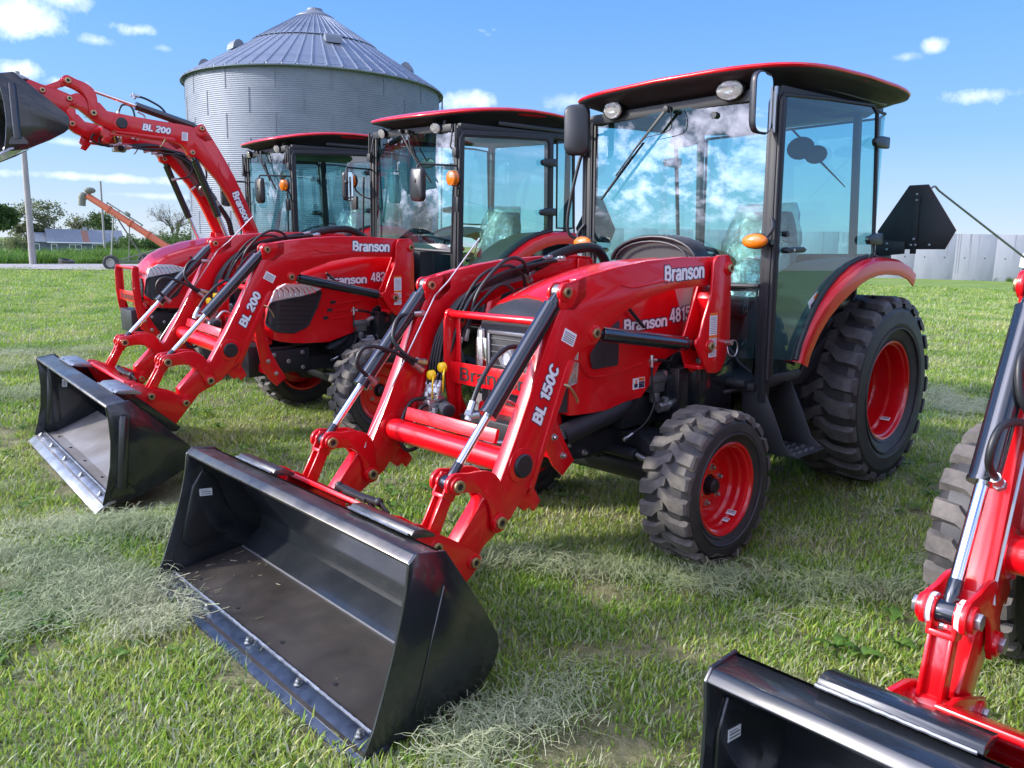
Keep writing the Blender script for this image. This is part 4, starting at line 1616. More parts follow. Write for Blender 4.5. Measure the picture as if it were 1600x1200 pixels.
def worklight(root, x, y, z, tilt=.25, yaw=0., big=1.):
    m = MB()
    m.lathe([(0, .0), (.03, .002), (.048, .012), (.058, .03), (.060, .045), (.058, .050)], n=28, axis='x')
    me_b = m
    shell = me_b.build('work_light', 'plastic', root, smooth=50)
    shell.location = (x, y, z)
    shell.rotation_euler = (0, tilt, yaw)
    shell.scale = (1 * big, 1.35 * big, .92 * big)
    b = MB()
    b.lathe([(0, .012), (.02, .014), (.040, .026), (.053, .044)], n=28, axis='x')
    b.build('reflector', 'refl', shell)
    b = MB()
    b.cyl((.012, 0, 0), (.034, 0, 0), .009, n=10)
    b.build('bulb', 'lens', shell)
    b = MB()
    b.lathe([(.056, .046), (.050, .053), (.03, .058), (0, .060)], n=28, axis='x')
    b.build('lens', 'lens', shell)
    b = MB()
    b.cyl((x - .02, y + .05, z), (x - .03, y + .06, z + .08), .012, n=10)
    b.ball((x - .045, y + .085, z - .03), .045, .05, .035)
    b.build('light_bracket', 'plastic', root)


def wiper(root, p0, p1, n=(1, 0, 0)):
    p0, p1 = V(p0), V(p1)
    d = (p1 - p0)
    n = V(n)
    b = MB()
    b.cyl(p0 - n * .02, p0 + n * .03, .018, n=12)
    b.bar(p0 + n * .02, p0 + d * .45 + n * .035, .018, .008, side=(0, 1, 0), w1=.010)
    b.bar(p0 + d * .40 + n * .035, p0 + d * .72 + n * .03, .009, .006)
    w = b.build('wiper', 'matt', root, bevel=.0015)
    b = MB()
    q = p0 + d * .35
    b.bar(q + n * .014 + V((0, .012, 0)), p1 + n * .014 + V((0, .012, 0)), .006, .016)
    b.bar(p0 + d * .5 + n * .024 + V((0, .012, 0)), p0 + d * .95 + n * .020 + V((0, .012, 0)), .008, .006)
    b.build('wiper_blade', 'matt', w)
    hose(root, [p0 + n * .03 + V((0, .03, .01)), p0 + n * .04 + V((0, .05, -.05)), p0 + n * .03 + V((0, .03, -.12)), p0 + d * .3 + n * .03], .0025, 6, 'hose', False, 'washer_tube')


def seat(root, x, z, wrap=True):
    b = MB()
    b.loft([[(x - .20 + .42 * (i in (1, 2)), -.24 + .48 * (i > 1), z + dz) for i in range(4)] for dz in (0, .11)])
    s_ = b.build('seat', 'fabric', root, bevel=.035, smooth=60)
    b = MB()
    rings = []
    for t in range(9):
        u = t / 8
        w = .25 * (1 - .55 * max(0, u - .55) ** 1.5 * 2.2)
        xx = x - .18 - .18 * u
        th = .055
        zz = z + .09 + .58 * u
        rings.append([(xx - th, -w, zz), (xx - th, w, zz), (xx + th * (1 - .3 * u), w * .92, zz), (xx + th * 1.3 * (1 - .4 * u), 0, zz), (xx + th * (1 - .3 * u), -w * .92, zz)])
    b.loft(rings)
    b.build('backrest', 'fabric', s_, bevel=.02, smooth=60)
    b = MB()
    for s in (1, -1):
        b.box(x - .18, x + .14, s * .29 - .03, s * .29 + .03, z + .22, z + .27)
        b.box(x - .20, x - .14, s * .29 - .015, s * .29 + .015, z + .05, z + .24)
    b.build('armrest', 'fabric', s_, bevel=.015, smooth=60)
    b = MB()
    b.box(x - .15, x + .15, -.16, .16, z - .25, z)
    b.build('seat_pedestal', 'interior', s_)
    if wrap:
        b = MB()
        rings = []
        for t in range(12):
            u = t / 11
            w = .29 * (1 - .5 * max(0, u - .6) ** 1.5 * 2.2)
            xx = x - .16 - .18 * u
            zz = z + .02 + .70 * u
            rings.append([(xx + .13 * math.cos(a) * (1 - .35 * u) + random.uniform(-.008, .008), w * math.sin(a) + random.uniform(-.01, .01), zz + random.uniform(-.01, .01)) for a in [2 * PI * j / 18 for j in range(18)]])
        b.loft(rings)
        b.build('plastic_wrap', 'wrap', s_, smooth=180)


def cab(root, kind):
    A = kind == 'A'
    if A:
        xf_, yf, zt, xr, yr, zb = 1.345, .600, 2.345, .27, .70, .84
        zs = 1.36
    else:
        xf_, yf, zt, xr, yr, zb = 1.135, .600, 2.445, -.22, .68, .84
        zs = 1.46
    dx = xf_ - 1.345
    # --- lower cab body
    b = MB()
    b.prism([(xf_ + .10, .84), (xf_ + .10, .80), (xf_ - .05, .74), (xr + .5, .74), (xr + .1, .95), (xr - .15, 1.2), (xr - .15, 1.25), (xr + .25, 1.0), (xr + .55, .84)], -.58, .58)
    b.box(xr - .16, xr - .13, -.58, .58, .9, 1.5)
    b.build('cab_floor', 'castiron', root, bevel=.01)
    b = MB()
    b.box(xf_ - .02, xf_ + .14, -.30, .30, .85, zs - .02)
    b.build('firewall', 'interior', root)
    # --- pillars
    for s in (1, -1):
        b = MB()
        b.bar((xf_ + .012, s * (yf + .012), zb - .06), (xf_ - .006, s * (yf + .012), zt + .02), .028, .030)
        b.bar((xf_ + .015, s * (yf + .052), zb - .12), (xf_ - .002, s * (yf + .050), zt + .02), .046, .050)
        p = b.build('front_pillar', 'matt', root, bevel=.006)
        b = MB()
        b.bar((xf_ + .030, s * (yf + .024), zb - .04), (xf_ + .014, s * (yf + .024), zt), .010, .010)
        b.bar((xf_ + .040, s * (yf + .065), zb), (xf_ + .024, s * (yf + .064), zt), .010, .010)
        b.build('pillar_seal', 'plastic', p)
        b = MB()
        b.bar((xf_ + .045, s * (yf + .060), zt - .20), (xf_ + .043, s * (yf + .060), zt + .03), .014, .014)
        b.build('mirror_mount', 'zinc' if A else 'matt', p)
        if not A:
            b = MB()
            b.bar((.115, s * .675, 1.55), (.13, s * .655, zt + .02), .05, .075)
            b.build('middle_pillar', 'matt', root, bevel=.006)
        b = MB()
        b.bar((xr - .06 if A else xr - .01, s * (yr - .12), 1.35), (xr - .02 if A else xr, s * (yr - .13), zt + .02), .040, .045)
        b.build('rear_pillar', 'matt', root, bevel=.006)
    b = MB()
    b.bar((xf_ + .02, -yf, zt + .005), (xf_ + .02, yf, zt + .005), .05, .06, side=(1, 0, 0))
    for s in (1, -1):
        b.bar((xf_, s * (yf + .05), zt + .015), (xr - .02, s * (yr - .06), zt + .03), .05, .05)
    b.bar((xr - .02, -yr + .1, zt + .03), (xr - .02, yr - .1, zt + .03), .05, .05, side=(1, 0, 0))
    b.build('roof_frame', 'matt', root, bevel=.006)
    b = MB()
    b.box(xr + .1, xf_ - .05, -.5, .5, zt - .02, zt + .0)
    b.build('headliner', 'interior', root, bevel=.02)
    # --- windscreen, slightly bowed
    ys = [-yf + 2 * yf * i / 12 for i in range(13)]
    b = MB()
    bow = lambda y: .045 * (1 - (y / yf) ** 2)
    b.loft([[(xf_ + .018 + bow(y), y, zs) for y in ys], [(xf_ + .003 + bow(y), y, zt - .01) for y in ys]], closed=False)
    b.build('windscreen', 'glass', root, smooth=80, recalc=False)
    b = MB()
    b.tube([(xf_ + .02 + bow(y), y, zs - .008) for y in ys], .014, 8)
    b.build('windscreen_sill', 'matt', root)
    for s in (1, -1):
        P_ = [(xf_ + .02, s * .335, zs - .03), (xf_ + .02, s * (yf - .01), zs - .03), (xf_ + .02, s * (yf - .01), zb + .03), (xf_ + .02, s * .50, zb + .08), (xf_ + .02, s * .40, zb + .20), (xf_ + .02, s * .335, zb + .35)]
        pane(root, P_, 'lower_windscreen', nrm=(1, 0, 0))
        frame_tube(P_, .009, 'glass_seal', 'matt', root, 6, True)
        # --- door
        yo = lambda x: s * (yf + .082 + (xf_ - x) * (.045 if A else .02))
        if A:
            P_ = [(1.375, .85), (1.372, 1.5), (1.368, 2.30), (1.35, 2.335), (.9, 2.36), (.40, 2.375), (.345, 2.34), (.30, 1.9), (.268, 1.52), (.30, 1.475), (.42, 1.455), (.541, 1.415), (.68, 1.34), (.79, 1.25), (.87, 1.15), (.945, 1.03), (1.0, .92), (1.04, .86), (1.07, .845)]
        else:
            P_ = [(1.15, .85), (1.15, 1.5), (1.145, 2.36), (1.12, 2.40), (.6, 2.42), (.20, 2.43), (.165, 2.40), (.14, 1.75), (.13, 1.66), (.26, 1.60), (.42, 1.53), (.56, 1.42), (.68, 1.28), (.76, 1.10), (.80, .95), (.83, .86), (.86, .845)]
        P3 = [(x, yo(x), z) for x, z in P_]
        d = pane(root, P3, 'door', nrm=(0, s, 0))
        frame_tube(P3, .011 if A else .016, 'door_seal', 'matt', d, 8, True)
        b = MB()
        b.bar((P_[0][0] - .02, yo(1.35) * 1.0, zb + .02), (P_[0][0] - .03, yo(1.35), zt - .02), .022, .035)
        if not A:
            b.bar((1.12, yo(1.1), 2.405), (.17, yo(.2), 2.44), .022, .055)
            b.bar((.155, yo(.2), 2.42), (.13, yo(.2), 1.66), .022, .05)
            b.bar((1.13, yo(1.1), .86), (.84, yo(.84), .86), .022, .05)
        else:
            b.bar((1.37, yo(1.37), .846), (1.06, yo(1.06), .850), .022, .045)
        b.build('door_frame', 'matt', d, bevel=.004)
        # handle
        hz = 1.545 if A else 1.30
        hx_ = 1.27 if A else 1.05
        b = MB()
        b.prism(rpoly([(hx_ + .055, hz), (hx_ + .03, hz + .016), (hx_ - .04, hz + .011), (hx_ - .14, hz + .016), (hx_ - .175, hz), (hx_ - .14, hz - .016), (hx_ - .04, hz - .011), (hx_ + .03, hz - .018)], .01), *sorted((yo(hx_) + s * .006, yo(hx_) + s * .040)))
        b.build('door_handle', 'plastic', d, bevel=.006)
        b = MB()
        b.cyl((hx_ - .03, yo(hx_) + s * .04, hz), (hx_ - .03, yo(hx_) + s * .044, hz), .009, n=10)
        b.build('door_lock', 'zinc', d)
        b = MB()
        b.cyl((hx_ + .005, yo(hx_) - .01, hz + .085), (hx_ + .005, yo(hx_) + .02 * s, hz + .085), .015, n=14)
        b.build('door_stud', 'plastic', d)
        # hinges
        for hz_ in ((2.17, 1.60) if A else (2.23, 1.80)):
            x0 = .28 if A else .14
            b = MB()
            b.prism(rpoly([(x0 - .05, hz_ + .035), (x0 + .05, hz_ + .035), (x0 + .14, hz_ + .016), (x0 + .15, hz_ - .005), (x0 + .13, hz_ - .03), (x0 + .02, hz_ - .035), (x0 - .05, hz_ - .032)], .012), *sorted((yo(x0) + s * .012, yo(x0) + s * .042)))
            b.build('door_hinge', 'plastic', d, bevel=.008)
        # rear quarter glass
        if A:
            Q = [(.325, yo(.32) * .995, 2.35), (.20, s * .715, 2.35), (.10, s * .64, 2.34), (.10, s * .66, 1.50), (.16, s * .715, 1.49), (.255, yo(.26) * .995, 1.50)]
        else:
            Q = [(.07, s * .70, 2.42), (-.10, s * .69, 2.42), (-.21, s * .62, 2.40), (-.25, s * .63, 1.66), (-.12, s * .70, 1.655), (.05, s * .71, 1.66)]
        q = pane(root, Q, 'quarter_window', nrm=(0, s, 0))
        frame_tube(Q, .009, 'glass_seal', 'matt', q, 6, True)
    xq = .10 if A else -.23
    Q = [(xq, -.62, 2.34 + zt - 2.345), (xq, .62, 2.34 + zt - 2.345), (xq - .03, .64, 1.50), (xq - .03, -.64, 1.50)]
    q = pane(root, Q, 'rear_window', nrm=(-1, 0, 0))
    frame_tube(Q, .010, 'glass_seal', 'matt', q, 6, True)
    # --- roof
    if A:
        roof(root, .63, .87, .80, 2.470, .034, kind, 5.5)
        worklight(root, 1.385, .404, 2.395, .22, .15)
        worklight(root, 1.375, -.404, 2.395, .22, -.1)
        wiper(root, (1.435, .02, 2.335), (1.405, -.50, 1.86))
        b = MB()
        b.cyl((1.37, .30, 2.275), (1.405, .30, 2.275), .018, n=16)
        b.build('windscreen_stud', 'plastic', root)
    else:
        roof(root, .42, .86, .78, 2.555, .085, kind)
        worklight(root, 1.165, .408, 2.465, .30, .1, .82)
        worklight(root, 1.165, -.408, 2.465, .30, -.1, .82)
        wiper(root, (1.215, -.06, 2.45), (1.20, .36, 2.02))
        wiper(root, (1.215, .05, 2.44), (1.20, .20, 2.12))
    # --- mirrors and indicators
    for s in (1, -1):
        if A:
            # tall mirror on a bent arm
            me = MB()
            rings = []
            for d_, sc in ((0, .86), (.010, .97), (.030, 1.0), (.040, .96)):
                rings.append([(d_ - .04, y * sc, z * sc) for y, z in rpoly([(-.082, -.155), (.082, -.155), (.082, .155), (-.082, .155)], .06, 6)])
            me.loft(rings)
            mo = me.build('mirror', 'plastic', root, smooth=50)
            mo.location = (1.475, s * .645, 2.288)
            g_ = MB()
            g_.add([(.0012, y * .88, z * .93) for y, z in rpoly([(-.082, -.155), (.082, -.155), (.082, .155), (-.082, .155)], .06, 6)], [tuple(range(28 + 0))] if False else [tuple(range(4 * 7))])
            g_.build('mirror_glass', 'mirror', mo, smooth=0, recalc=False)
            # left one is folded so that the glass faces out of the cab; right one shows its back
            mo.rotation_euler = (0, 0, R(88)) if s > 0 else (0, 0, R(212))
            b = MB()
            if s > 0:
                b.tube(spline([(1.37, .66, 2.16), (1.39, .63, 2.20), (1.42, .62, 2.27), (1.44, .63, 2.288)], 5), .009, 8)
                b.cyl((1.36, .66, 2.10), (1.36, .66, 2.32), .010, n=8)
            else:
                b.tube(spline([(1.35, -.63, 1.60), (1.40, -.72, 1.62), (1.44, -.76, 1.68), (1.44, -.74, 1.85), (1.40, -.69, 2.12), (1.38, -.66, 2.165), (1.35, -.62, 2.17)], 6), .011, 8)
                b.cyl((1.455, -.63, 2.29), (1.42, -.60, 2.28), .018, n=10)
                b.tube([(1.42, -.60, 2.28), (1.40, -.68, 2.275), (1.40, -.70, 2.15)], .009, 8)
            b.build('mirror_arm', 'matt', root, smooth=50)
            # amber indicator
            b = MB()
            b.ball((1.452, s * .615, 1.594), .035, .075, .040, n=24, k_=11)
            lamp = b.build('indicator_lamp', 'amber', root, smooth=80)
            b = MB()
            b.ball((1.444, s * .615, 1.594), .030, .078, .043, n=24, k_=11)
            b.tube(spline([(1.44, s * .67, 1.61), (1.41, s * .69, 1.66), (1.38, s * .665, 1.71)], 4), .011, 8)
            b.box(1.375, 1.42, s * .668 - .02, s * .668 + .02, 1.575, 1.60)
            b.build('lamp_housing', 'plastic', lamp, smooth=50)
        else:
            me = MB()
            rings = []
            for d_, sc in ((0, .84), (.012, .96), (.034, 1.0), (.044, .97)):
                rings.append([(d_ - .04, y * sc, z * sc) for y, z in rpoly([(-.085, -.135), (.085, -.135), (.085, .135), (-.085, .135)], .045, 6)])
            me.loft(rings)
            mo = me.build('mirror', 'plastic', root, smooth=50)
            mo.location = (1.458, s * .554, 1.991)
            g_ = MB()
            g_.add([(.0046, y * .90, z * .93) for y, z in rpoly([(-.085, -.135), (.085, -.135), (.085, .135), (-.085, .135)], .045, 6)], [tuple(range(28))])
            g_.build('mirror_glass', 'mirror', mo, smooth=0, recalc=False)
            if s > 0:
                mo.rotation_euler = (0, 0, R(182))
            else:
                mo.location = (1.40, -.66, 1.99)
                mo.rotation_euler = (0, 0, R(126))
            b = MB()
            b.tube([(1.16, s * .66, 2.15), (1.47, s * .57, 2.15), (1.48, s * .56, 2.13), (1.485, s * .555, 2.03)], .0085, 8)
            b.ball((1.487, s * .555, 2.02), .02, .022, .022, n=10, k_=6)
            b.build('mirror_arm', 'matt', root, smooth=50)
            b = MB()
            b.lathe([(0, 1.345), (.03, 1.343), (.056, 1.33), (.060, 1.30), (.058, 1.285), (0, 1.28)], (0, s * .797, 2.042), n=26, axis='x')
            lamp = b.build('indicator_lamp', 'amber', root, smooth=40)
            b = MB()
            b.lathe([(.0, 1.282), (.062, 1.284), (.062, 1.262), (0, 1.258)], (0, s * .797, 2.042), n=24, axis='x')
            b.tube(spline([(1.26, s * .797, 1.99), (1.24, s * .80, 1.95), (1.20, s * .74, 1.90), (1.16, s * .67, 1.88)], 4), .008, 8)
            b.box(1.25, 1.275, s * .79 - .04, s * .79 + .035, 1.78, 1.90)
            b.cyl((1.24, s * .70, 1.45), (1.22, s * .70, 2.08), .010, n=8)
            b.build('lamp_housing', 'matt', lamp, bevel=.002)
            b = MB()
            b.tube([(1.16, s * .60, 2.47), (1.19, s * .61, 2.30), (1.17, s * .64, 2.26)], .008, 8)
            b.box(1.13, 1.19, s * .66 - .03, s * .66 + .02, 2.22, 2.29)
            b.build('door_check_arm', 'matt', root, bevel=.004)
    # --- fenders
    if A:
        U = [(1.135, .925), (1.10, 1.01), (1.02, 1.13), (.936, 1.225), (.83, 1.31), (.708, 1.382), (.58, 1.437), (.453, 1.469), (.32, 1.485), (.196, 1.488), (.0, 1.475), (-.157, 1.440), (-.27, 1.385)]
    else:
        U = [(.90, .93), (.87, 1.05), (.82, 1.20), (.74, 1.33), (.63, 1.42), (.52, 1.49), (.40, 1.55), (.26, 1.595), (.12, 1.62), (-.05, 1.625), (-.18, 1.61), (-.34, 1.54), (-.46, 1.43)]
    for s in (1, -1):
        b = MB()
        rings = []
        for i, (x, z) in enumerate(U):
            a, c_ = V(U[max(i - 1, 0)]), V(U[min(i + 1, len(U) - 1)])
            t = (c_ - a).normalized()
            n_ = V((t.y, -t.x))      # away from the wheel
            if n_.y < 0 and n_.x < 0:
                n_ = -n_
            if n_.dot(V((x, z)) - V((0, .62))) < 0:
                n_ = -n_
            w_ = .80 - (.06 * sstep(.6, 1.2, x))
            prof = [(.625, -.02), (.635, .0), (.66, .004), (w_ - .05, .002), (w_ - .02, -.006), (w_ - .004, -.020), (w_, -.055), (w_ - .002, -.100)]
            rings.append([(x + n_.x * q, s * y, z + n_.y * q) for y, q in prof] + [(x + n_.x * (q - .005), s * (y - .004), z + n_.y * (q - .005)) for y, q in reversed(prof)])
        b.loft(rings)
        fe = b.build('fender', 'red', root, smooth=35)
        b = MB()
        rr = []
        for (x, z) in U[:9]:
            rr.append((x + .004, s * .715, z + .012))
        b.tube(rr, .018, 8)
        b.build('fender_seal', 'matt', fe)
        b = MB()
        rings = []
        for (x, z) in U[:12]:
            rings.append([(x - .01, s * .30, z - .02), (x + .012, s * .62, z + .006), (x + .015, s * .70, z + .008)])
        b.loft(rings, closed=False)
        b.build('inner_fender', 'interior', fe, recalc=False)
        if A:
            b = MB()
            x, z = -.235, 1.43
            b.box(x - .02, x + .03, *sorted((s * .62, s * .74)), 1.40, 1.44)
            b.build('tail_lamp', 'amber', fe, bevel=.006)
    # --- slow-moving-vehicle board, its dark back to the front
    x0 = -.50 if A else -.50
    s_list = (1,)
    for s in s_list:
        b = MB()
        zz = 0 if A else .0
        b.prism([(.615, 1.962), (.74, 1.962), (.936, 1.655), (.876, 1.530), (.484, 1.530), (.420, 1.655)], x0 - .004, x0, axis='x')
        sg = b.build('slow_vehicle_board', 'matt', root, bevel=.001)
        b = MB()
        b.prism([(.615, 1.962), (.74, 1.962), (.936, 1.655), (.876, 1.530), (.484, 1.530), (.420, 1.655)], x0 - .007, x0 - .0045, axis='x')
        b.build('board_face', 'orangevinyl', sg)
        b = MB()
        b.box(x0, x0 + .012, .655, .695, 1.50, 1.88)
        b.prism([(.42, 1.48), (.62, 1.50), (.62, 1.58), (.42, 1.60)], x0 + .001, x0 + .015, axis='x')
        b.prism([(x0, 1.49), (x0 + .40, 1.48), (x0 + .40, 1.43), (x0, 1.46)], .50, .53)
        b.build('board_bracket', 'matt', sg, bevel=.003)
        for (y, z) in ((.675, 1.90), (.675, 1.86), (.66, 1.56), (.69, 1.56), (.675, 1.60), (.78, 1.56), (.50, 1.57), (.50, 1.53)):
            o = link('board_bolt', MESH['nut'], sg)
            o.location = (x0 + .012 if abs(y - .675) < .02 else x0 + .015, y, z)
            o.rotation_euler = (0, 0, -PI / 2)
            o.scale = (.45, .45, .45)
    # --- step
    sx = 0 if A else -.22
    for s in (1, -1):
        b = MB()
        for x in (1.37, 1.07):
            b.prism([(s * .52, .80), (s * .66, .80), (s * .73, .66), (s * .80, .50), (s * .86, .455), (s * .86, .440), (s * .60, .44), (s * .55, .55)], x + sx - .004, x + sx + .004, axis='x')
        b.box(1.074 + sx, 1.366 + sx, *sorted((s * .60, s * .88)), .440, .447)
        b.box(1.03 + sx, 1.41 + sx, *sorted((s * .50, s * .62)), .78, .82)
        st = b.build('step', 'matt', root, bevel=.002)
        b = MB()
        for i in range(8):
            for j in range(4):
                x, y = 1.10 + sx + i * .034, s * (.67 + j * .055)
                b.box(x, x + .022, y - .010 + (i % 2) * .012, y + .004 + (i % 2) * .012, .447, .453)
        b.build('step_tread', 'steel', st, smooth=0)['kind'] = 'stuff'
    # fuel tank on the left, battery box on the right
    b = MB()
    b.prism(rpoly([(.60 + sx, .50), (.98 + sx, .48), (1.02 + sx, .74), (.62 + sx, .76)], .03), .24, .50)
    b.build('fuel_tank', 'plastic', root, bevel=.02)
    b = MB()
    b.prism(rpoly([(.60 + sx, .50), (1.30 + sx, .48), (1.32 + sx, .74), (.62 + sx, .76)], .03), -.50, -.24)
    b.build('fuel_tank', 'plastic', root, bevel=.02)
    # --- inside
    seat(root, .62 + dx, 1.12)
    b = MB()
    c0 = V((1.02 + dx, 0, 1.50))
    ax = V((-.35, 0, .94)).normalized()
    e1, e2 = V((0, 1, 0)), ax.cross(V((0, 1, 0)))
    b.tube([c0 + (e1 * math.cos(t) + e2 * math.sin(t)) * .195 for t in [2 * PI * i / 28 for i in range(29)]], .014, 8, caps=False)
    for t in (PI / 2, PI / 2 + 2.1, PI / 2 - 2.1):
        b.cyl(c0 - ax * .05, c0 + (e1 * math.cos(t) + e2 * math.sin(t)) * .19, .010, n=8)
    b.cyl(c0 - ax * .06, c0 - ax * .01, .04, n=16)
    sw = b.build('steering_wheel', 'fabric', root, smooth=60)
    b = MB()
    b.cyl(c0 - ax * .05, V((1.20 + dx, 0, .95)), .035, n=14)
    b.prism([(1.05 + dx, .85), (1.24 + dx, .85), (1.26 + dx, 1.50), (1.12 + dx, 1.50), (1.05 + dx, 1.3)], -.20, .20)
    b.box(.35 + dx, .95 + dx, -.54, -.34, .95, 1.22)
    b.box(.35 + dx, .80 + dx, .36, .54, .95, 1.18)
    b.box(.15 + dx, .45 + dx, -.56, .56, .85, 1.12)
    b.build('console', 'interior', root, bevel=.02)
    b = MB()
    for x, y in ((.85, -.42), (.75, -.46), (.62, -.40), (.60, .44)):
        b.cyl((x + dx, y, 1.20), (x + dx + .02, y, 1.36), .006, n=6)
        b.ball((x + dx + .022, y, 1.375), .018, .018, .022, n=10, k_=6)
    b.build('control_lever', 'fabric', root)
    b = MB()
    b.ball((1.16 + dx, -.05, 2.20), .012, .12, .045)
    b.cyl((1.17 + dx, -.05, 2.22), (1.25 + dx, -.05, 2.33), .007, n=6)
    b.build('inside_mirror', 'fabric', root, smooth=60)
    if A:
        quad_sticker('instruction_sheet', (.90, .70, 1.20), (-.8, 0, .5), (.5, 0, .8), (0, 1, 0), .12, .19, root, 'white', [(.1, .5, .7, .85, 'steel'), (.55, .95, .75, .95, 'orangevinyl'), (.1, .9, .2, .25, 'steel'), (.1, .9, .35, .4, 'steel')])
        b = MB()
        b.ball((.13, .14, 2.205), .03, .10, .075, n=18, k_=9)
        b.ball((.13, .25, 2.155), .028, .08, .060, n=18, k_=9)
        b.bar((.125, .27, 2.12), (.125, .46, 1.935), .014, .014, w1=.006, h1=.008)
        b.bar((.14, .15, 2.26), (.14, .07, 2.34), .012, .012)
        b.build('rear_wiper', 'matt', root, bevel=.002, smooth=60)


def plumbing(root, xz, kind):
    """quick coupler with yellow caps, steel lines and hoses along the right arm"""
    def P3(x, y, z):
        q = xz(x, z)
        return V((q[0], y, q[1]))
    y = -.36
    b = MB()
    c = P3(2.85, -.385, .77)
    b.box(c.x - .05, c.x + .06, -.43, -.33, c.z - .035, c.z + .035)
    b.box(c.x - .02, c.x + .02, -.45, -.31, c.z + .03, c.z + .06)
    for dy in (-.07, -.035, 0, .035):
        b.cyl((c.x, y - .01 + dy, c.z + .05), (c.x - .02, y - .01 + dy, c.z + .13), .014, n=10)
        b.cyl((c.x - .01, y - .01 + dy, c.z + .09), (c.x - .015, y - .01 + dy, c.z + .11), .019, n=6)
    vb = b.build('quick_coupler', 'zinc', root, bevel=.003)
    b = MB()
    b.cyl((c.x - .03, -.33, c.z - .01), (c.x + .01, -.235, c.z - .01), .036, n=20)
    b.build('coupler_knob', 'alu', vb, bevel=.003)
    b = MB()
    b.cyl((c.x + .01, -.235, c.z - .01), (c.x + .015, -.222, c.z - .01), .031, n=20)
    b.build('knob_face', 'matt', vb, bevel=.002)
    b = MB()
    for (dx_, dy, dz_) in ((-.02, .06, .20), (.02, .02, .16)):
        p = V((c.x + dx_, y - .02 + dy, c.z + dz_))
        b.lathe([(0, .018), (.018, .018), (.025, .012), (.026, -.012), (.020, -.014), (.018, .008), (0, .008)], p, n=18, axis='x')
        b.tube(spline([p + V((0, .02, 0)), p + V((.03, .05, -.03)), p + V((.02, .03, -.10)), p + V((-.01, -.01, -.13))], 5), .0045, 6)
    b.build('yellow_dust_cap', 'yellow', vb, smooth=60)
    # steel lines up the arm and back along it
    for i, dy in enumerate((-.435, -.415, -.395, -.375)):
        e = .012 * i
        b = MB()
        b.tube(spline([(P3(2.83, dy, .90)), P3(2.74, dy, 1.08), P3(2.66, dy, 1.22 + e), P3(2.58, dy, 1.30 + e), P3(2.42, dy, 1.345 + e), P3(2.10, dy, 1.40 + e)], 5), .0055, 7)
        b.build('steel_line', 'steel', root)
    for i, (dy, k_) in enumerate(((-.40, 0), (-.375, 1), (-.35, 2))):
        hose(root, [P3(2.84, dy, .86), P3(2.78 - .01 * k_, dy, 1.02), P3(2.70, dy + .02, 1.18 + .01 * k_), P3(2.58, dy + .03, 1.32 + .02 * k_), P3(2.40, dy + .04, 1.40 + .02 * k_), P3(2.15, dy + .04, 1.46 + .01 * k_), P3(1.98, dy + .05, 1.50)], .0105)
    hose(root, [P3(2.66, -.33, 1.12), P3(2.60, -.30, 1.34), P3(2.45, -.26, 1.50), P3(2.30, -.28, 1.50), P3(2.20, -.33, 1.40)], .0105)
    hose(root, [P3(2.70, -.34, 1.08), P3(2.62, -.30, 1.26), P3(2.46, -.27, 1.38), P3(2.36, -.26, 1.30), P3(2.38, -.28, 1.15)], .0095)
    for q in range(4):
        e = .012 * q
        hose(root, [P3(2.86 - e, -.41 + e, .84), P3(2.83 - e, -.415 + e, 1.0 + e), P3(2.77 - e, -.41 + e, 1.16 + e), P3(2.64 - e, -.40 + e, 1.31 + e), P3(2.46 - e, -.38 + e, 1.37 + 1.5 * e), P3(2.20, -.37 + e, 1.43 + 1.5 * e), P3(2.05, -.37 + e, 1.475 + e)], .0085, 7)
    hose(root, [P3(2.74, -.37, 1.02), P3(2.70, -.35, 1.22), P3(2.56, -.33, 1.42), P3(2.38, -.31, 1.475), P3(2.26, -.32, 1.42), P3(2.22, -.34, 1.32)], .009)
    # sleeve that carries the hoses back to the cab
    b = MB()
    b.tube(spline([P3(2.12, -.36, 1.46), P3(1.95, -.37, 1.52), P3(1.75, -.38, 1.56), P3(1.55, -.40, 1.55), V((T_DX[0] + 1.42, -.42, 1.42))], 6), [.026] * 1 + [.030] * 24, 12)
    b.build('hose_sleeve', 'hose', root, smooth=70)
    # loops from the coupler over the cross tube
    hose(root, [P3(2.86, -.37, .80), P3(2.97, -.40, .80), P3(3.05, -.40, .66), P3(3.03, -.37, .56), P3(2.94, -.34, .60), P3(2.90, -.34, .72)], .0105)
    hose(root, [P3(2.86, -.34, .78), P3(2.95, -.35, .77), P3(3.01, -.33, .65), P3(2.96, -.31, .60), P3(2.90, -.30, .66), P3(2.89, -.31, .74)], .0095)
    # hoses to the curl cylinders
    hose(root, [P3(2.87, -.45, 1.24), P3(2.99, -.46, 1.23), P3(3.04, -.44, 1.12), P3(2.98, -.40, 1.03), P3(2.90, -.40, 1.0)], .0105)
    hose(root, [P3(3.17, -.45, .93), P3(3.25, -.45, 1.02), P3(3.20, -.44, 1.10), P3(3.05, -.42, 1.06), P3(2.92, -.40, .97)], .0105)
    hose(root, [P3(3.261, .43, .926), P3(3.217, .42, .999), P3(3.166, .41, 1.058), P3(3.093, .40, 1.122), P3(3.00, .38, 1.152), P3(2.908, .37, 1.136), P3(2.80, .38, 1.05)], .0105)
    b = MB()
    b.cyl(P3(3.275, .43, .90), P3(3.235, .455, .905), .013, n=10)
    b.cyl(P3(3.262, .43, .92), P3(3.278, .43, .885), .015, n=6)
    b.build('port_fitting', 'zinc', root)
    b = MB()
    b.tube(spline([P3(3.12, .42, .88), P3(3.05, .41, .93), P3(2.93, .415, .84), P3(2.95, .40, .74), P3(3.02, .20, .70)], 6), .008, 8)
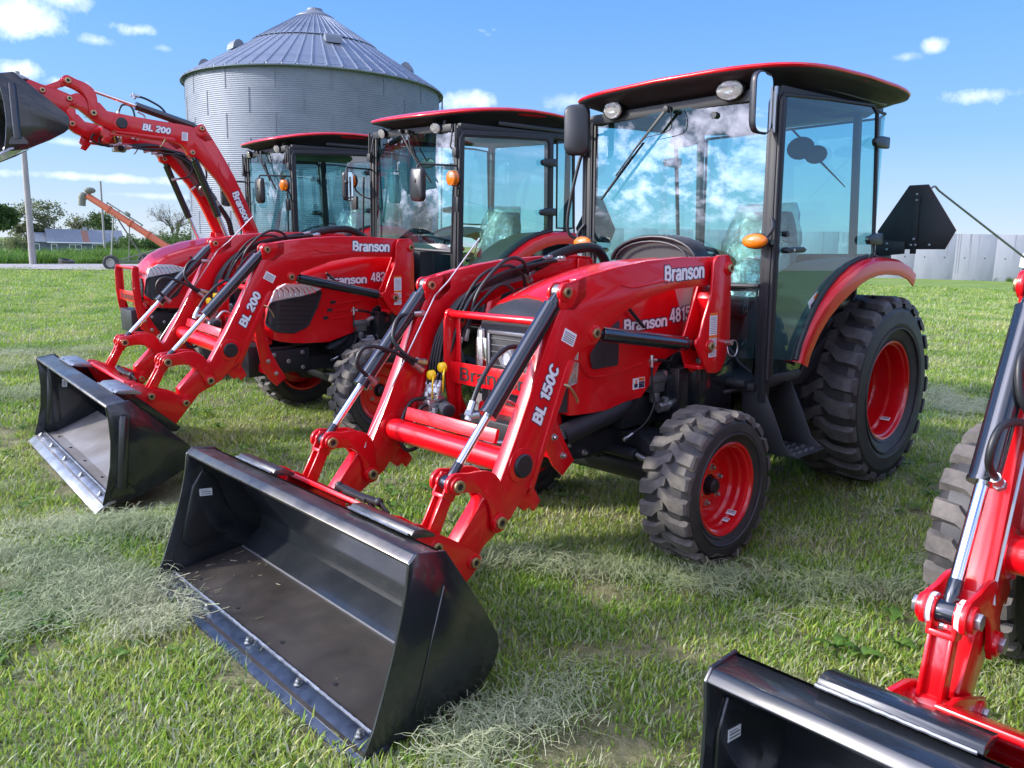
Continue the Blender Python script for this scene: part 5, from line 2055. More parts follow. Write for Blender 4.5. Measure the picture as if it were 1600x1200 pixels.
    b.tube(spline([P3(2.80, .425, 1.20), P3(2.83, .425, 1.02), P3(2.93, .42, .82), P3(2.98, .36, .72), P3(2.98, .10, .71)], 6), .008, 8)
    b.build('steel_line', 'zinc', root)
    # bucket level rod beside the right arm
    b = MB()
    b.tube([P3(3.24, -.425, .60), P3(3.23, -.43, .63), P3(2.78, -.43, 1.33), P3(2.70, -.42, 1.40), P3(2.50, -.40, 1.62)], .0045, 6)
    b.build('level_rod', 'zinc', root)
    b = MB()
    b.tube([(2.20, .36, 1.29), (2.05, .36, 1.165)], .009, 8)
    b.build('bonnet_strap', 'matt', root)


T_DX = [0]


def tractor(name, label, mw, kind, A, T, kn, b1, b2, bucket, bm, model, bA=0., bC=None, old=False, group='red tractors with front loaders'):
    root = empty(name, mw)
    tag(root, label, 'tractor', group)
    T_DX[0] = 0 if kind == 'A' else -.2
    for (x, y, z, s, r_) in ((1.946, .700, .385, 1, False), (1.946, -.700, .385, -1, False), (0, .600, .620, 1, True), (0, -.600, .620, -1, True)):
        w_ = wheel(root, (x, y, z), s, r_, 'A')
        if old and not r_:      # this machine stands on slightly larger front tyres
            w_.scale = (1.12, 1.06, 1.12)
            w_.location.z = .496
    chassis(root, kind)
    (body_A if kind == 'A' else body_B)(root)
    xz = loader(root, A, T, kn, b1, b2, bucket, bm, model, old, bA=bA, bC=bC)
    plumbing(root, xz, kind)
    cab(root, kind)
    return root
# ------------------------------------------------------------------ the four tractors
wheel_seed = random.seed(11)
t1 = tractor('tractor', 'large red cab tractor in the centre foreground with its black bucket resting on the grass', nfm((0, 0, 0)), 'A', 0.0, (1.587, 1.455), (3.426, .662), (3.543, .444), (3.357, .332), BUCKET_A, BM_A, 'BL 150C')
t2 = tractor('tractor', 'red cab tractor second from the left, its bright-floored bucket lowered onto the grass', nfm((-.073, -3.066, .107), -.022, -.05), 'B', .055, (1.54, 1.491), (3.493, .747), (3.616, .53), (3.393, .454), BUCKET_B, BM_B, 'BL 200')
t3 = tractor('tractor', 'red cab tractor farthest left with its loader arms and grey bucket raised into the sky', nfm((-.167, -5.959, .201), -.056, -.016), 'B', 1.204, (1.54, 1.491), (3.241, 2.919), (3.459, 2.810), (3.244, 2.76), BUCKET_B, BM_B, 'BL 200',
             bA=R(-5.7), bC=((3.393, .454), (3.244, 2.76)))
t4 = tractor('tractor', 'red tractor cut off at the right edge, one loader arm and bucket corner in view', nfm((-.10, 2.70, -.055)), 'A', -.17, (1.57, 1.795), (3.23, .69), (3.30, .45), (3.124, .389), BUCKET_C, BM_C, 'BL 150C', old=True, bA=R(-12.3), bC=((3.357, .332), (3.124, .389)))
# ------------------------------------------------------------------ ground
k = Mat('field_ground', (.1, .12, .04), .95)
f1 = k.noise(.9, 6, .7, 'Object')
f2 = k.noise(28, 6, .75, 'Object')
f3 = k.noise(.25, 4, .6, 'Object', (1, 3, 1))
geo = k.n('ShaderNodeNewGeometry')
dist = k.n('ShaderNodeVectorMath', operation='DISTANCE')
k.l(geo.outputs['Position'], dist.inputs[0])
dist.inputs[1].default_value = tuple(CAM)
mr = k.n('ShaderNodeMapRange')
mr.inputs[1].default_value = 8
mr.inputs[2].default_value = 30
k.l(dist.outputs['Value'], mr.inputs[0])
near = k.ramp(f2, [(.3, (.09, .10, .04)), (.5, (.18, .18, .08)), (.75, (.30, .27, .16))])
fa = k.ramp(f3, [(.30, (.105, .20, .028)), (.48, (.15, .255, .038)), (.62, (.20, .28, .06)), (.75, (.25, .30, .12))])
fb = k.ramp(f2, [(.3, (.45, .5, .4)), (.7, (1.15, 1.1, 1.0))])
mu = k.n('ShaderNodeMix', data_type='RGBA', blend_type='MULTIPLY')
mu.inputs['Factor'].default_value = 1
k.l(fa, mu.inputs[6]); k.l(fb, mu.inputs[7])
mx = k.n('ShaderNodeMix', data_type='RGBA')
k.l(mr.outputs[0], mx.inputs['Factor'])
k.l(near, mx.inputs[6])
k.l(mu.outputs[2], mx.inputs[7])
k.l(mx.outputs[2], k.b.inputs['Base Color'])
k.bump(f2, .7, .05)
M['ground'] = k.m
b = MB()
rad = [0.0]
r_ = .35
while r_ < 1600:
    rad.append(r_)
    r_ *= 1.045 if r_ < 30 else 1.12
NA = 240
rings = []
for r_ in rad[1:]:
    rings.append([(CAM.x + r_ * math.cos(2 * PI * j / NA), CAM.y + r_ * math.sin(2 * PI * j / NA), ground_z(CAM.x + r_ * math.cos(2 * PI * j / NA), CAM.y + r_ * math.sin(2 * PI * j / NA))) for j in range(NA)])
b.loft(rings, caps=False)
b.add([p for p in rings[0]], [tuple(range(NA))])
gnd = b.build('ground', 'ground', smooth=180)
tag(gnd, 'mown green field with pale strips of dry clippings', kind='structure')

# ------------------------------------------------------------------ grass blades


def mat_grass(name, cols, hay=False):
    k = Mat(name, (.1, .2, .03), .55, 0, 0, .35)
    oi = k.n('ShaderNodeObjectInfo')
    g_ = k.n('ShaderNodeNewGeometry')
    rnd = k.n('ShaderNodeMath', operation='ADD')
    mm = k.n('ShaderNodeMath', operation='MULTIPLY')
    mm.inputs[1].default_value = .55
    k.l(g_.outputs['Random Per Island'], mm.inputs[0])
    nn = k.n('ShaderNodeTexNoise')
    nn.inputs['Scale'].default_value = .8
    nn.inputs['Detail'].default_value = 5
    k.l(g_.outputs['Position'], nn.inputs['Vector'])
    k.l(mm.outputs[0], rnd.inputs[0])
    m2 = k.n('ShaderNodeMath', operation='MULTIPLY_ADD')
    m2.inputs[1].default_value = 1.5
    m2.inputs[2].default_value = -.52
    k.l(nn.outputs['Fac'], m2.inputs[0])
    k.l(m2.outputs[0], rnd.inputs[1])
    c = k.ramp(rnd.outputs[0], cols)
    k.l(c, k.b.inputs['Base Color'])
    tl = k.n('ShaderNodeBsdfTranslucent')
    k.l(c, tl.inputs['Color'])
    ms = k.n('ShaderNodeMixShader')
    ms.inputs[0].default_value = .45 if not hay else .2
    o = [x for x in k.t.nodes if x.type == 'OUTPUT_MATERIAL'][0]
    k.l(k.b.outputs[0], ms.inputs[1])
    k.l(tl.outputs[0], ms.inputs[2])
    k.l(ms.outputs[0], o.inputs['Surface'])
    return k.m


M['blade'] = mat_grass('grass_blades', [(.05, (.10, .23, .022)), (.30, (.18, .35, .034)), (.52, (.29, .43, .05)), (.74, (.42, .49, .10)), (.95, (.56, .53, .25))])
M['straw'] = mat_grass('dry_straw', [(.1, (.19, .25, .12)), (.5, (.30, .35, .19)), (.9, (.46, .46, .30))], True)
M['leaf'] = mat_grass('weed_leaves', [(.1, (.05, .13, .02)), (.5, (.09, .20, .03)), (.9, (.16, .26, .05))])


def blade(b, x, y, h, w, a, lean, m=0, seg=3):
    dx, dy = math.cos(a), math.sin(a)
    vs = []
    for i in range(seg + 1):
        t = i / seg
        ww = w * (1 - t) ** .7 * (.75 + .5 * min(t * 3, 1)) if i < seg else 0
        f_ = lean * h * t * t
        z = h * t * (1 - .25 * lean * t)
        cx, cy = x + dx * f_, y + dy * f_
        if i < seg:
            vs += [(cx - dy * ww / 2, cy + dx * ww / 2, z), (cx + dy * ww / 2, cy - dx * ww / 2, z)]
        else:
            vs.append((cx, cy, z))
    fs = [(2 * i, 2 * i + 1, 2 * i + 3, 2 * i + 2) for i in range(seg - 1)] + [(2 * seg - 2, 2 * seg - 1, 2 * seg)]
    b.add(vs, fs, m)


def tuft(i):
    random.seed(100 + i)
    b = MB()
    tall = random.uniform(.85, 1.15)
    for _ in range(30):
        r_ = .085 * math.sqrt(random.random())
        t = random.uniform(0, 2 * PI)
        h = random.uniform(.020, .052) * tall
        blade(b, r_ * math.cos(t), r_ * math.sin(t), h, random.uniform(.0036, .0092), random.uniform(0, 2 * PI), random.uniform(.1, 1.0), 1 if random.random() < .20 + .40 * (i % 3 == 0) else 0)
    return b.mesh('tuft', ['blade', 'straw'], smooth=0, recalc=False)


def strawtuft(i):
    random.seed(300 + i)
    b = MB()
    for _ in range(46):
        r_ = .12 * math.sqrt(random.random())
        t = random.uniform(0, 2 * PI)
        x, y = r_ * math.cos(t), r_ * math.sin(t)
        a = random.gauss(.5, .8)
        L_ = random.uniform(.035, .13)
        z = random.uniform(.028, .075)
        w = random.uniform(.0010, .0026)
        c_ = random.uniform(-.25, .25)
        vs = []
        n = 4
        for j in range(n + 1):
            u = j / n - .5
            aa = a + c_ * u
            px, py = x + math.cos(aa) * L_ * u, y + math.sin(aa) * L_ * u
            pz = z + random.uniform(-.006, .006) + .02 * (1 - 4 * u * u) * random.random()
            vs += [(px - math.sin(aa) * w / 2, py + math.cos(aa) * w / 2, pz + w * .3), (px + math.sin(aa) * w / 2, py - math.cos(aa) * w / 2, pz)]
        b.add(vs, [(2 * j, 2 * j + 1, 2 * j + 3, 2 * j + 2) for j in range(n)])
    return b.mesh('straw', ['straw'], smooth=0, recalc=False)


def weed(i):
    random.seed(500 + i)
    b = MB()
    for _ in range(random.randint(5, 9)):
        a = random.uniform(0, 2 * PI)
        L_, w = random.uniform(.03, .075), random.uniform(.012, .028)
        vs = []
        for j, (u, ww) in enumerate(((0, .15), (.35, .9), (.7, 1), (1, .1))):
            px, py = math.cos(a) * L_ * u, math.sin(a) * L_ * u
            z = .02 + .06 * u * (1.25 - u) + i * .002
            vs += [(px - math.sin(a) * w * ww / 2, py + math.cos(a) * w * ww / 2, z + .004), (px + math.sin(a) * w * ww / 2, py - math.cos(a) * w * ww / 2, z)]
        b.add(vs, [(2 * j, 2 * j + 1, 2 * j + 3, 2 * j + 2) for j in range(3)])
    return b.mesh('weed', ['leaf'], smooth=60, recalc=False)


def scatter(name, meshes, pts, label, mats=()):
    """pts: (x, y, z, rotation, scale); real leaf geometry, instanced"""
    c = bpy.data.collections.new(name + '_source')
    for m_ in meshes:
        c.objects.link(bpy.data.objects.new(name + '_piece', m_))
    me = bpy.data.meshes.new(name)
    me.from_pydata([p[:3] for p in pts], [], [])
    for nm, idx in (('rot', 3), ('scl', 4)):
        at_ = me.attributes.new(nm, 'FLOAT', 'POINT')
        at_.data.foreach_set('value', [p[idx] for p in pts])
    o = bpy.data.objects.new(name, me)
    COL.objects.link(o)
    tag(o, label, kind='stuff')
    ng = bpy.data.node_groups.new(name, 'GeometryNodeTree')
    ng.interface.new_socket('Geometry', in_out='INPUT', socket_type='NodeSocketGeometry')
    ng.interface.new_socket('Geometry', in_out='OUTPUT', socket_type='NodeSocketGeometry')
    N_ = ng.nodes
    gi, go = N_.new('NodeGroupInput'), N_.new('NodeGroupOutput')
    ci = N_.new('GeometryNodeCollectionInfo')
    ci.inputs['Collection'].default_value = c
    ci.inputs['Separate Children'].default_value = True
    ci.inputs['Reset Children'].default_value = True
    ip = N_.new('GeometryNodeInstanceOnPoints')
    ip.inputs['Pick Instance'].default_value = True
    ri = N_.new('FunctionNodeRandomValue')
    ri.data_type = 'INT'
    ri.inputs[4].default_value = 0
    ri.inputs[5].default_value = len(meshes) - 1
    a1 = N_.new('GeometryNodeInputNamedAttribute'); a1.data_type = 'FLOAT'; a1.inputs[0].default_value = 'rot'
    a2 = N_.new('GeometryNodeInputNamedAttribute'); a2.data_type = 'FLOAT'; a2.inputs[0].default_value = 'scl'
    cx = N_.new('ShaderNodeCombineXYZ')
    L_ = ng.links.new
    L_(a1.outputs[0], cx.inputs[2])
    L_(gi.outputs[0], ip.inputs['Points'])
    L_(ci.outputs[0], ip.inputs['Instance'])
    L_(ri.outputs[2], ip.inputs['Instance Index'])
    L_(cx.outputs[0], ip.inputs['Rotation'])
    L_(a2.outputs[0], ip.inputs['Scale'])
    L_(ip.outputs[0], go.inputs[0])
    md = o.modifiers.new('scatter', 'NODES')
    md.node_group = ng
    return o


random.seed(21)
pts = []
weeds = []


def in_bucket(x, y):
    if 3.52 < x < 4.165 and abs(y) < .945: return True
    if 3.46 < x < 4.09 and -4.03 < y < -2.07: return True
    return 3.2 < x < 3.75 and 1.85 < y < 3.6



for r0, r1, den, sc in ((.8, 4.2, 560, 1.0), (4.2, 7.5, 330, 1.08), (7.5, 13, 130, 1.35), (13, 24, 42, 1.8), (24, 44, 12, 2.4)):
    n = int(den * R(120) / 2 * (r1 * r1 - r0 * r0))
    for _ in range(n):
        r_ = math.sqrt(random.uniform(r0 * r0, r1 * r1))
        az = random.uniform(-60, 60)
        p = polar(az, r_)
        hh = mnoise.noise(V((p.x * 1.3, p.y * 1.3, 3)))
        bare = mnoise.noise(V((p.x * 2.6, p.y * 2.6, 9)))
        if bare < -.12 and random.random() < .45 and r_ < 7.5:
            continue
        if bare < -.28 and random.random() < .7 and r_ < 7.5:
            continue
        if in_bucket(p.x, p.y):
            continue
        pts.append((p.x, p.y, ground_z(p.x, p.y) - .004, random.uniform(0, 2 * PI), sc * random.uniform(.7, 1.2) * (1 + .45 * hh)))
for _ in range(1500):
    r_ = math.sqrt(random.uniform(1.2, 90))
    p = polar(random.uniform(-55, 55), r_)
    q = mnoise.noise(V((p.x * .7, p.y * .7, 31)))
    if q > .05 and not in_bucket(p.x, p.y):
        weeds.append((p.x, p.y, ground_z(p.x, p.y), random.uniform(0, 6.3), random.uniform(.6, 1.25)))
scatter('grass', [tuft(i) for i in range(9)], pts, 'short mown grass covering the field')
scatter('weeds', [weed(i) for i in range(5)], weeds, 'low broad-leaved weeds among the grass')
# windrows of clippings: (points in the near field, half width, density per metre)
ROWS = [([(4.30, -.45), (4.30, -.85), (4.36, -1.1), (4.5, -1.45), (4.75, -1.7)], .17, 120), ([(4.62, -.95), (4.85, -.75), (5.1, -.6)], .14, 60),
        ([(3.78, -1.25), (3.95, -1.6), (4.15, -1.95), (4.45, -2.15)], .16, 70),
        ([(3.45, 1.10), (3.70, 1.10), (3.95, 1.12)], .13, 60),
        ([(3.0, -.15), (2.75, .15), (2.5, .52), (2.25, .90), (1.95, 1.18), (1.72, 1.55), (1.5, 2.0)], .10, 38),
        ([(3.45, -8.9), (3.1, -8.5), (2.3, -8.2)], .3, 60), ([(4.0, -6.9), (3.4, -7.4), (2.7, -7.9)], .25, 40),
        ([(-2.5, .5), (-2.9, .2), (-3.6, -.4)], .3, 60), ([(2.0, -.9), (1.2, -1.6), (.6, -2.0)], .3, 60),
        ([(3.9, -5.3), (3.3, -5.8), (2.6, -6.1)], .25, 60)]
hay = []
for line, hw, den in ROWS:
    pp = spline([(x, y, 0) for x, y in line], 8)
    L_ = sum((pp[i + 1] - pp[i]).length for i in range(len(pp) - 1))
    for _ in range(int(L_ * den)):
        i = random.randrange(len(pp) - 1)
        q = pp[i].lerp(pp[i + 1], random.random())
        q = q + V((random.gauss(0, hw * .6), random.gauss(0, hw * .6), 0))
        if 3.5 < q.x < 4.14 and abs(q.y) < .97 or 3.45 < q.x < 4.06 and -4.05 < q.y < -2.05:
            continue
        w_ = nf(q)
        hay.append((w_.x, w_.y, ground_z(w_.x, w_.y) + random.uniform(-.012, .022), random.uniform(0, 2 * PI), random.uniform(.7, 1.2)))
for r0, r1, den in ((1, 7, 6), (7, 16, 2.5)):
    for _ in range(int(den * R(116) / 2 * (r1 * r1 - r0 * r0))):
        r_ = math.sqrt(random.uniform(r0 * r0, r1 * r1))
        p = polar(random.uniform(-58, 58), r_)
        hay.append((p.x, p.y, ground_z(p.x, p.y) - .02, random.uniform(0, 2 * PI), random.uniform(.6, 1.1)))
scatter('hay_clippings', [strawtuft(i) for i in range(6)], hay, 'pale dry grass clippings lying in loose heaps and rows')
# a few straws lying in the big bucket
random.seed(5)
b = MB()
for _ in range(30):
    x, y = random.uniform(3.68, 4.05), -.86 + abs(random.gauss(0, .28))
    z = .020 + (4.118 - x) * .122 + .003
    a, L_ = random.uniform(0, PI), random.uniform(.01, .05)
    b.bar((x, y, z), (x + math.cos(a) * L_, y + math.sin(a) * L_, z + .004), .0016, .0012)
for (x, y, z, a, L_) in ((4.10, -.80, .05, .5, .16), (4.08, -.72, .07, 1.9, .13), (4.09, -.40, .06, 1.2, .12), (4.13, -.36, .03, .3, .22)):
    b.bar((x, y, z), (x - math.cos(a) * L_ * .5, y + math.sin(a) * L_, z + .035), .0030, .0016)
o = b.build('loose_straw', 'straw', smooth=0)
o.matrix_world = nfm((0, 0, 0))
tag(o, 'bits of dry straw scattered on the floor of the foreground bucket', kind='stuff')

# ------------------------------------------------------------------ gravel track
k = Mat('gravel', (.30, .29, .28), .9)
f = k.noise(3, 6, .7)
k.color(f, [(.3, (.20, .195, .19)), (.7, (.36, .35, .34))])
k.bump(k.noise(14, 3), .6, .03)
M['gravel'] = k.m
b = MB()
rings = []
for az, d0, d1 in ((-40, 43.5, 47), (-36, 42.5, 47.5), (-32, 42, 48.5), (-28, 41, 49.5), (-24, 40, 50), (-20, 40, 50), (-10, 40, 50), (0, 41, 50)):
    rings.append([tuple(polar(az, d, .012 + .01)) for d in (d0, (d0 + d1) / 2, d1)])
b.loft(rings, closed=False)
tr = b.build('gravel_track', 'gravel', smooth=0, recalc=False)
for v_ in tr.data.vertices:
    v_.co.z = ground_z(v_.co.x, v_.co.y) + .06
tag(tr, 'pale gravel track running between the mown field and the long grass', kind='structure')

# long grass beyond the track
def longtuft(i):
    random.seed(700 + i)
    b = MB()
    for _ in range(60):
        r_ = .5 * math.sqrt(random.random())
        t = random.uniform(0, 2 * PI)
        blade(b, r_ * math.cos(t), r_ * math.sin(t), random.uniform(.35, .95), random.uniform(.02, .045), random.uniform(0, 2 * PI), random.uniform(.1, .7))
    return b.mesh('long', ['leaf'], smooth=0, recalc=False)


random.seed(33)
lg = []
for _ in range(3600):
    az = random.uniform(-52, -2)
    d = random.uniform(50.5, 66)
    p = polar(az, d)
    lg.append((p.x, p.y, ground_z(p.x, p.y) - .03, random.uniform(0, 6.28), random.uniform(.5, 1.0) * (1.2 if mnoise.noise(V((p.x * .25, p.y * .25, 0))) > .1 else .8)))
for _ in range(260):   # rank growth along the foot of the wall
    az = random.uniform(4, 36)
    p = polar(az, 59.3 / math.cos(R(az - 20)) - random.uniform(.1, 1.0))
    lg.append((p.x, p.y, ground_z(p.x, p.y) - .03, random.uniform(0, 6.28), random.uniform(.15, .55)))
scatter('long_grass', [longtuft(i) for i in range(4)], lg, 'band of long unmown grass between the track and the house')

# ------------------------------------------------------------------ grain bin
k = Mat('galvanised_sheet', (.3, .33, .38), .60, .35)
f = k.noise(.7, 5, .6)
k.color(f, [(.3, (.14, .162, .20)), (.7, (.195, .22, .26))])
M['galv'] = k.m
k = Mat('galvanised_roof', (.28, .31, .36), .45, .55)
k.color(k.noise(.9, 5, .7), [(.3, (.16, .19, .24)), (.7, (.25, .29, .35))])
M['galvroof'] = k.m
BIN = polar(-13.75, 38.3)
RB, ZE, ZA = 5.5, 8.30, 11.68
bin_ = empty('grain_bin', Matrix.Translation((BIN.x, BIN.y, 0)))
tag(bin_, 'tall round corrugated steel grain bin with a ribbed conical roof behind the tractors', 'grain bin')
nr = 9
hh = (ZE + .1) / nr
ncor = 12
prof = []
for i in range(ncor * 8 + 1):
    prof.append((RB + .0045 * math.cos(2 * PI * i / 8), hh * i / (ncor * 8)))
b = MB()
b.lathe(prof, n=120, axis='z')
ringm = b.mesh('wall_ring', 'galv', smooth=60)
for i in range(nr):
    o = link('wall_ring', ringm, bin_)
    o.location = (0, 0, -.1 + i * hh)
    o.scale = (1 + .0006 * (i % 2), 1 + .0006 * (i % 2), 1)
b = MB()
for i in range(16):
    t = 2 * PI * i / 16
    for j in range(nr):
        tt = t + (j % 2) * PI / 16
        b.bar(((RB + .02) * math.cos(tt), (RB + .02) * math.sin(tt), -.1 + j * hh), ((RB + .02) * math.cos(tt), (RB + .02) * math.sin(tt), -.1 + (j + 1) * hh), .025, .012, side=(-math.sin(tt), math.cos(tt), 0))
b.build('sheet_seam', 'galv', bin_)['kind'] = 'stuff'
NP = 60
zc_, rc_ = 10.0, RB * (ZA - 10.0) / (ZA - ZE)


def roof_panel(r0, z0, r1, z1, lift, nm):
    b = MB()
    a = PI / NP
    n_ = V((z0 - z1, 0, r0 - r1)).normalized()
    if n_.z < 0: n_ = -n_

    def pt_(r_, z, t, l_):
        return ((r_ + n_.x * l_) * math.cos(t), (r_ + n_.x * l_) * math.sin(t), z + n_.z * l_)
    cols = [(-a, .09), (-a + .003, .10), (-a * .80, .02), (-a * .6, .0), (a * .6, 0), (a * .80, .02), (a - .003, .09)]
    b.loft([[pt_(r0, z0, t, l_ * .8 + lift) for t, l_ in cols], [pt_(r1, z1, t, l_ * (r1 / r0 * .5 + .3) + lift) for t, l_ in cols]], closed=False)
    # turned-down rib end at the eave
    b.add([pt_(r0, z0, -a, .10 + lift), pt_(r0, z0, -a * .8, .02 + lift), pt_(r0, z0 - .06, -a * .8, lift), pt_(r0, z0 - .06, -a, lift)], [(0, 1, 2, 3)])
    return b.mesh(nm, 'galvroof', smooth=0, recalc=False)


pm = roof_panel(RB + .18, ZE - .12, rc_ - .05, zc_ + .02, .0, 'roof_panel')
pu = roof_panel(rc_ + .06, zc_ - .02, .75, ZA - .40, .05, 'upper_roof_panel')
for i in range(NP):
    for me_, nm in ((pm, 'roof_panel'), (pu, 'upper_roof_panel')):
        o = link(nm, me_, bin_)
        o.rotation_euler = (0, 0, 2 * PI * (i + .5) / NP)
b = MB()
b.lathe([(.85, ZA - .47), (.82, ZA - .36), (.35, ZA - .10), (.33, ZA - .02), (0, ZA + .04)], n=40, axis='z')
b.build('roof_cap', 'galv', bin_)
b = MB()
b.lathe([(RB + .03, ZE - .16), (RB + .05, ZE - .05), (RB + .20, ZE - .13), (RB + .19, ZE - .17)], n=90, axis='z')
b.build('eave_ring', 'galvroof', bin_)
camb = math.degrees(math.atan2(CAM.y - BIN.y, CAM.x - BIN.x))
sl = math.atan2(ZA - ZE, RB)
for da, rr in ((62, 3.9), (85, 4.9), (-12, 3.55), (-74, 4.35)):
    t = R(camb - da)
    z = ZA - (ZA - ZE) * rr / RB
    b = MB()
    e = V((math.cos(t), math.sin(t), 0))
    sd_ = V((-e.y, e.x, 0))
    c0 = e * rr + V((0, 0, z))
    rings = []
    for q in range(6):
        a_ = R(q * 30)
        rings.append([c0 + e * (-.30 + .05) + V((0, 0, .12 + .0)) * 0 + e * (.34 * math.cos(a_) * .8) + V((0, 0, .05 + .40 * math.sin(a_))) + sd_ * w_ for w_ in (-.33, .33)])
    vs = [p for r2 in rings for p in r2]
    n = len(rings)
    b.add(vs, [(2 * i, 2 * i + 1, 2 * i + 3, 2 * i + 2) for i in range(n - 1)] + [tuple(range(0, 2 * n, 2)), tuple(reversed(range(1, 2 * n, 2)))])
    b.build('roof_vent', 'galv', bin_, smooth=50)
# ladder on the right-hand side
t = R(camb + 86)
b = MB()
e = V((math.cos(t), math.sin(t), 0)); sd_ = V((-e.y, e.x, 0))
for s in (-1, 1):
    b.bar(e * (RB + .16) + sd_ * (.2 * s) + V((0, 0, .5)), e * (RB + .16) + sd_ * (.2 * s) + V((0, 0, ZE)), .04, .02, side=tuple(e))
zz_ = .6
while zz_ < ZE:
    b.cyl(e * (RB + .16) + sd_ * .2 + V((0, 0, zz_)), e * (RB + .16) - sd_ * .2 + V((0, 0, zz_)), .014, n=6)
    zz_ += .3
for z in (1.5, 3.5, 5.5, 7.5):
    for s in (-1, 1):
        b.bar(e * (RB - .02) + sd_ * (.2 * s) + V((0, 0, z)), e * (RB + .16) + sd_ * (.2 * s) + V((0, 0, z)), .03, .03)
b.build('ladder', 'steel', bin_)
b = MB()
b.lathe([(RB + .25, -.3), (RB + .25, .06), (RB - .1, .06)], n=60, axis='z')
M['concrete'] = None
k = Mat('concrete', (.42, .42, .42), .85)
f = k.noise(1.2, 7, .7, 'Object', (1, 1, .25))
k.color(f, [(.3, (.27, .29, .325)), (.5, (.31, .33, .365)), (.7, (.35, .37, .40))])
k.bump(k.noise(9, 5), .2, .01)
M['concrete'] = k.m
b.build('footing', 'concrete', bin_)

# ------------------------------------------------------------------ concrete wall on the right
aw = polar(3.0, 57.5)
bw = polar(33.05, 60.5)
d = (bw - aw)
LW = math.hypot(d.x, d.y)
wm = Matrix.Translation((aw.x, aw.y, -.08)) @ Matrix.Rotation(math.atan2(d.y, d.x), 4, 'Z')
wall = empty('concrete_wall', wm)
tag(wall, 'long pale concrete bunker wall standing across the field on the right', 'wall')
npn = 13
pw = LW / npn
for i in range(npn):
    b = MB()
    b.box(i * pw + .004, (i + 1) * pw - .004, -.15, .15, -.3, 3.02 + .0 * i)
    b.build('wall_panel', 'concrete', wall, bevel=.004)
b = MB()
for i in range(npn + 1):
    b.box(i * pw - .05, i * pw + .05, -.10, .13, -.3, 2.98)
b.build('panel_joint', 'concrete', wall)
b = MB()
for i in range(npn):
    for zz_ in (1.5,):
        for j in (1, 3):
            b.cyl((i * pw + pw * j / 4, .149, zz_), (i * pw + pw * j / 4, .153, zz_), .045, n=10)
            b.cyl((i * pw + pw * j / 4, -.149, zz_), (i * pw + pw * j / 4, -.153, zz_), .045, n=10)
b.build('tie_holes', 'matt', wall)['kind'] = 'stuff'
b = MB()
random.seed(3)
for i in range(26):
    x = random.uniform(.3, LW - .3)
    h = random.uniform(.6, 2.6)
    for s in (-1, 1):
        b.add([(x, s * .1535, 3.0), (x + .05, s * .1535, 3.0), (x + .045 + random.uniform(-.05, .05), s * .1535, 3.0 - h), (x + .03, s * .1535, 3.0 - h * .98)], [(0, 1, 2, 3)])
k = Mat('water_stain', (.25, .26, .28), .85)
M['stain'] = k.m
b.build('water_stains', 'stain', wall, smooth=0, recalc=False)['kind'] = 'stuff'

# white-roofed container seen through the cab glass, and the lorry at the right edge
tk = empty('parked_lorry', Matrix.Translation(tuple(polar(35.4, 55, .0))) @ Matrix.Rotation(R(227.6 - 33.6 + 100), 4, 'Z'))
tag(tk, 'white and dark lorry with a folded crane parked at the far right beside the wall', 'lorry')
b = MB()
b.box(-.2, 2.2, -1.1, 1.1, .95, 2.3)
b.prism([(2.2, .95), (2.9, .95), (2.85, 1.6), (2.5, 2.3), (2.2, 2.3)], -1.05, 1.05)
b.build('cab_body', 'white', tk, bevel=.06)
b = MB()
b.box(-.19, 2.3, -1.11, 1.11, 1.75, 1.85)
b.build('side_stripe', 'orangevinyl', tk)
b = MB()
b.box(-5, 2.8, -.5, .5, .6, .9)
b.box(-5, -.3, -1.15, 1.15, .9, 1.15)
b.build('lorry_bed', 'castiron', tk, bevel=.02)
b = MB()
b.tube([(-.6, .2, 1.1), (-.6, .2, 2.4), (-.1, .5, 3.0), (.9, .9, 2.9), (1.3, 1.0, 2.55)], [.2, .2, .18, .15, .1], 8)
b.build('crane_arm', 'matt', tk, bevel=.01)
for x in (2.1, -1.6, -3.4):
    for s in (1, -1):
        o = link('lorry_wheel', MESH['ft'], tk)
        o.location = (x, s * .98, .50)
        o.scale = (1.27, 1.1, 1.27)
        o2 = link('wheel_rim', MESH['fr'], o)

# thin bent rod leaning against the back of the sign board
b = MB()
b.tube([nf(p) for p in spline([(-.53, .735, 1.925), (-.56, .756, 1.950), (-.66, .751, 1.925)], 5)] + [nf(p) for p in ((-3.0, .680, 1.433), (-9.9, .47, .0))], [.007] * 11 + [.010, .02], 7)
o = b.build('stay_cable', 'steel', smooth=50)
tag(o, 'thin grey stay cable slanting down to the right from behind the dark sign board', 'cable')

# ------------------------------------------------------------------ power pole, wires, thin post
k = Mat('weathered_wood', (.33, .31, .29), .85)
k.color(k.noise(3, 5, .7, 'Object', (6, 6, .6)), [(.3, (.24, .23, .215)), (.7, (.40, .385, .36))])
M['pole'] = k.m
pp_ = polar(-31.2, 48.5)
po = empty('power_pole', Matrix.Translation((pp_.x, pp_.y, 0)))
tag(po, 'weathered grey power pole at the left, rising beside the gravel track', 'pole')
b = MB()
b.tube([(0, 0, -.4), (0, 0, 4), (0.0, 0, 9.6)], [.17, .145, .11], 14)
b.build('shaft', 'pole', po, smooth=50)
ca = V((math.cos(R(227.6)), math.sin(R(227.6)), 0))
b = MB()
b.bar(-ca * .9 + V((0, 0, 9.1)), ca * .9 + V((0, 0, 9.1)), .10, .12, side=(0, 0, 1))
b.build('crossarm', 'pole', po)
b = MB()
for s in (-.8, 0, .8):
    b.lathe([(.03, 0), (.05, .04), (.03, .08), (.045, .11), (0, .14)], tuple(ca * s + V((0, 0, 9.15))), n=10, axis='z')
b.build('insulator', 'white', po)
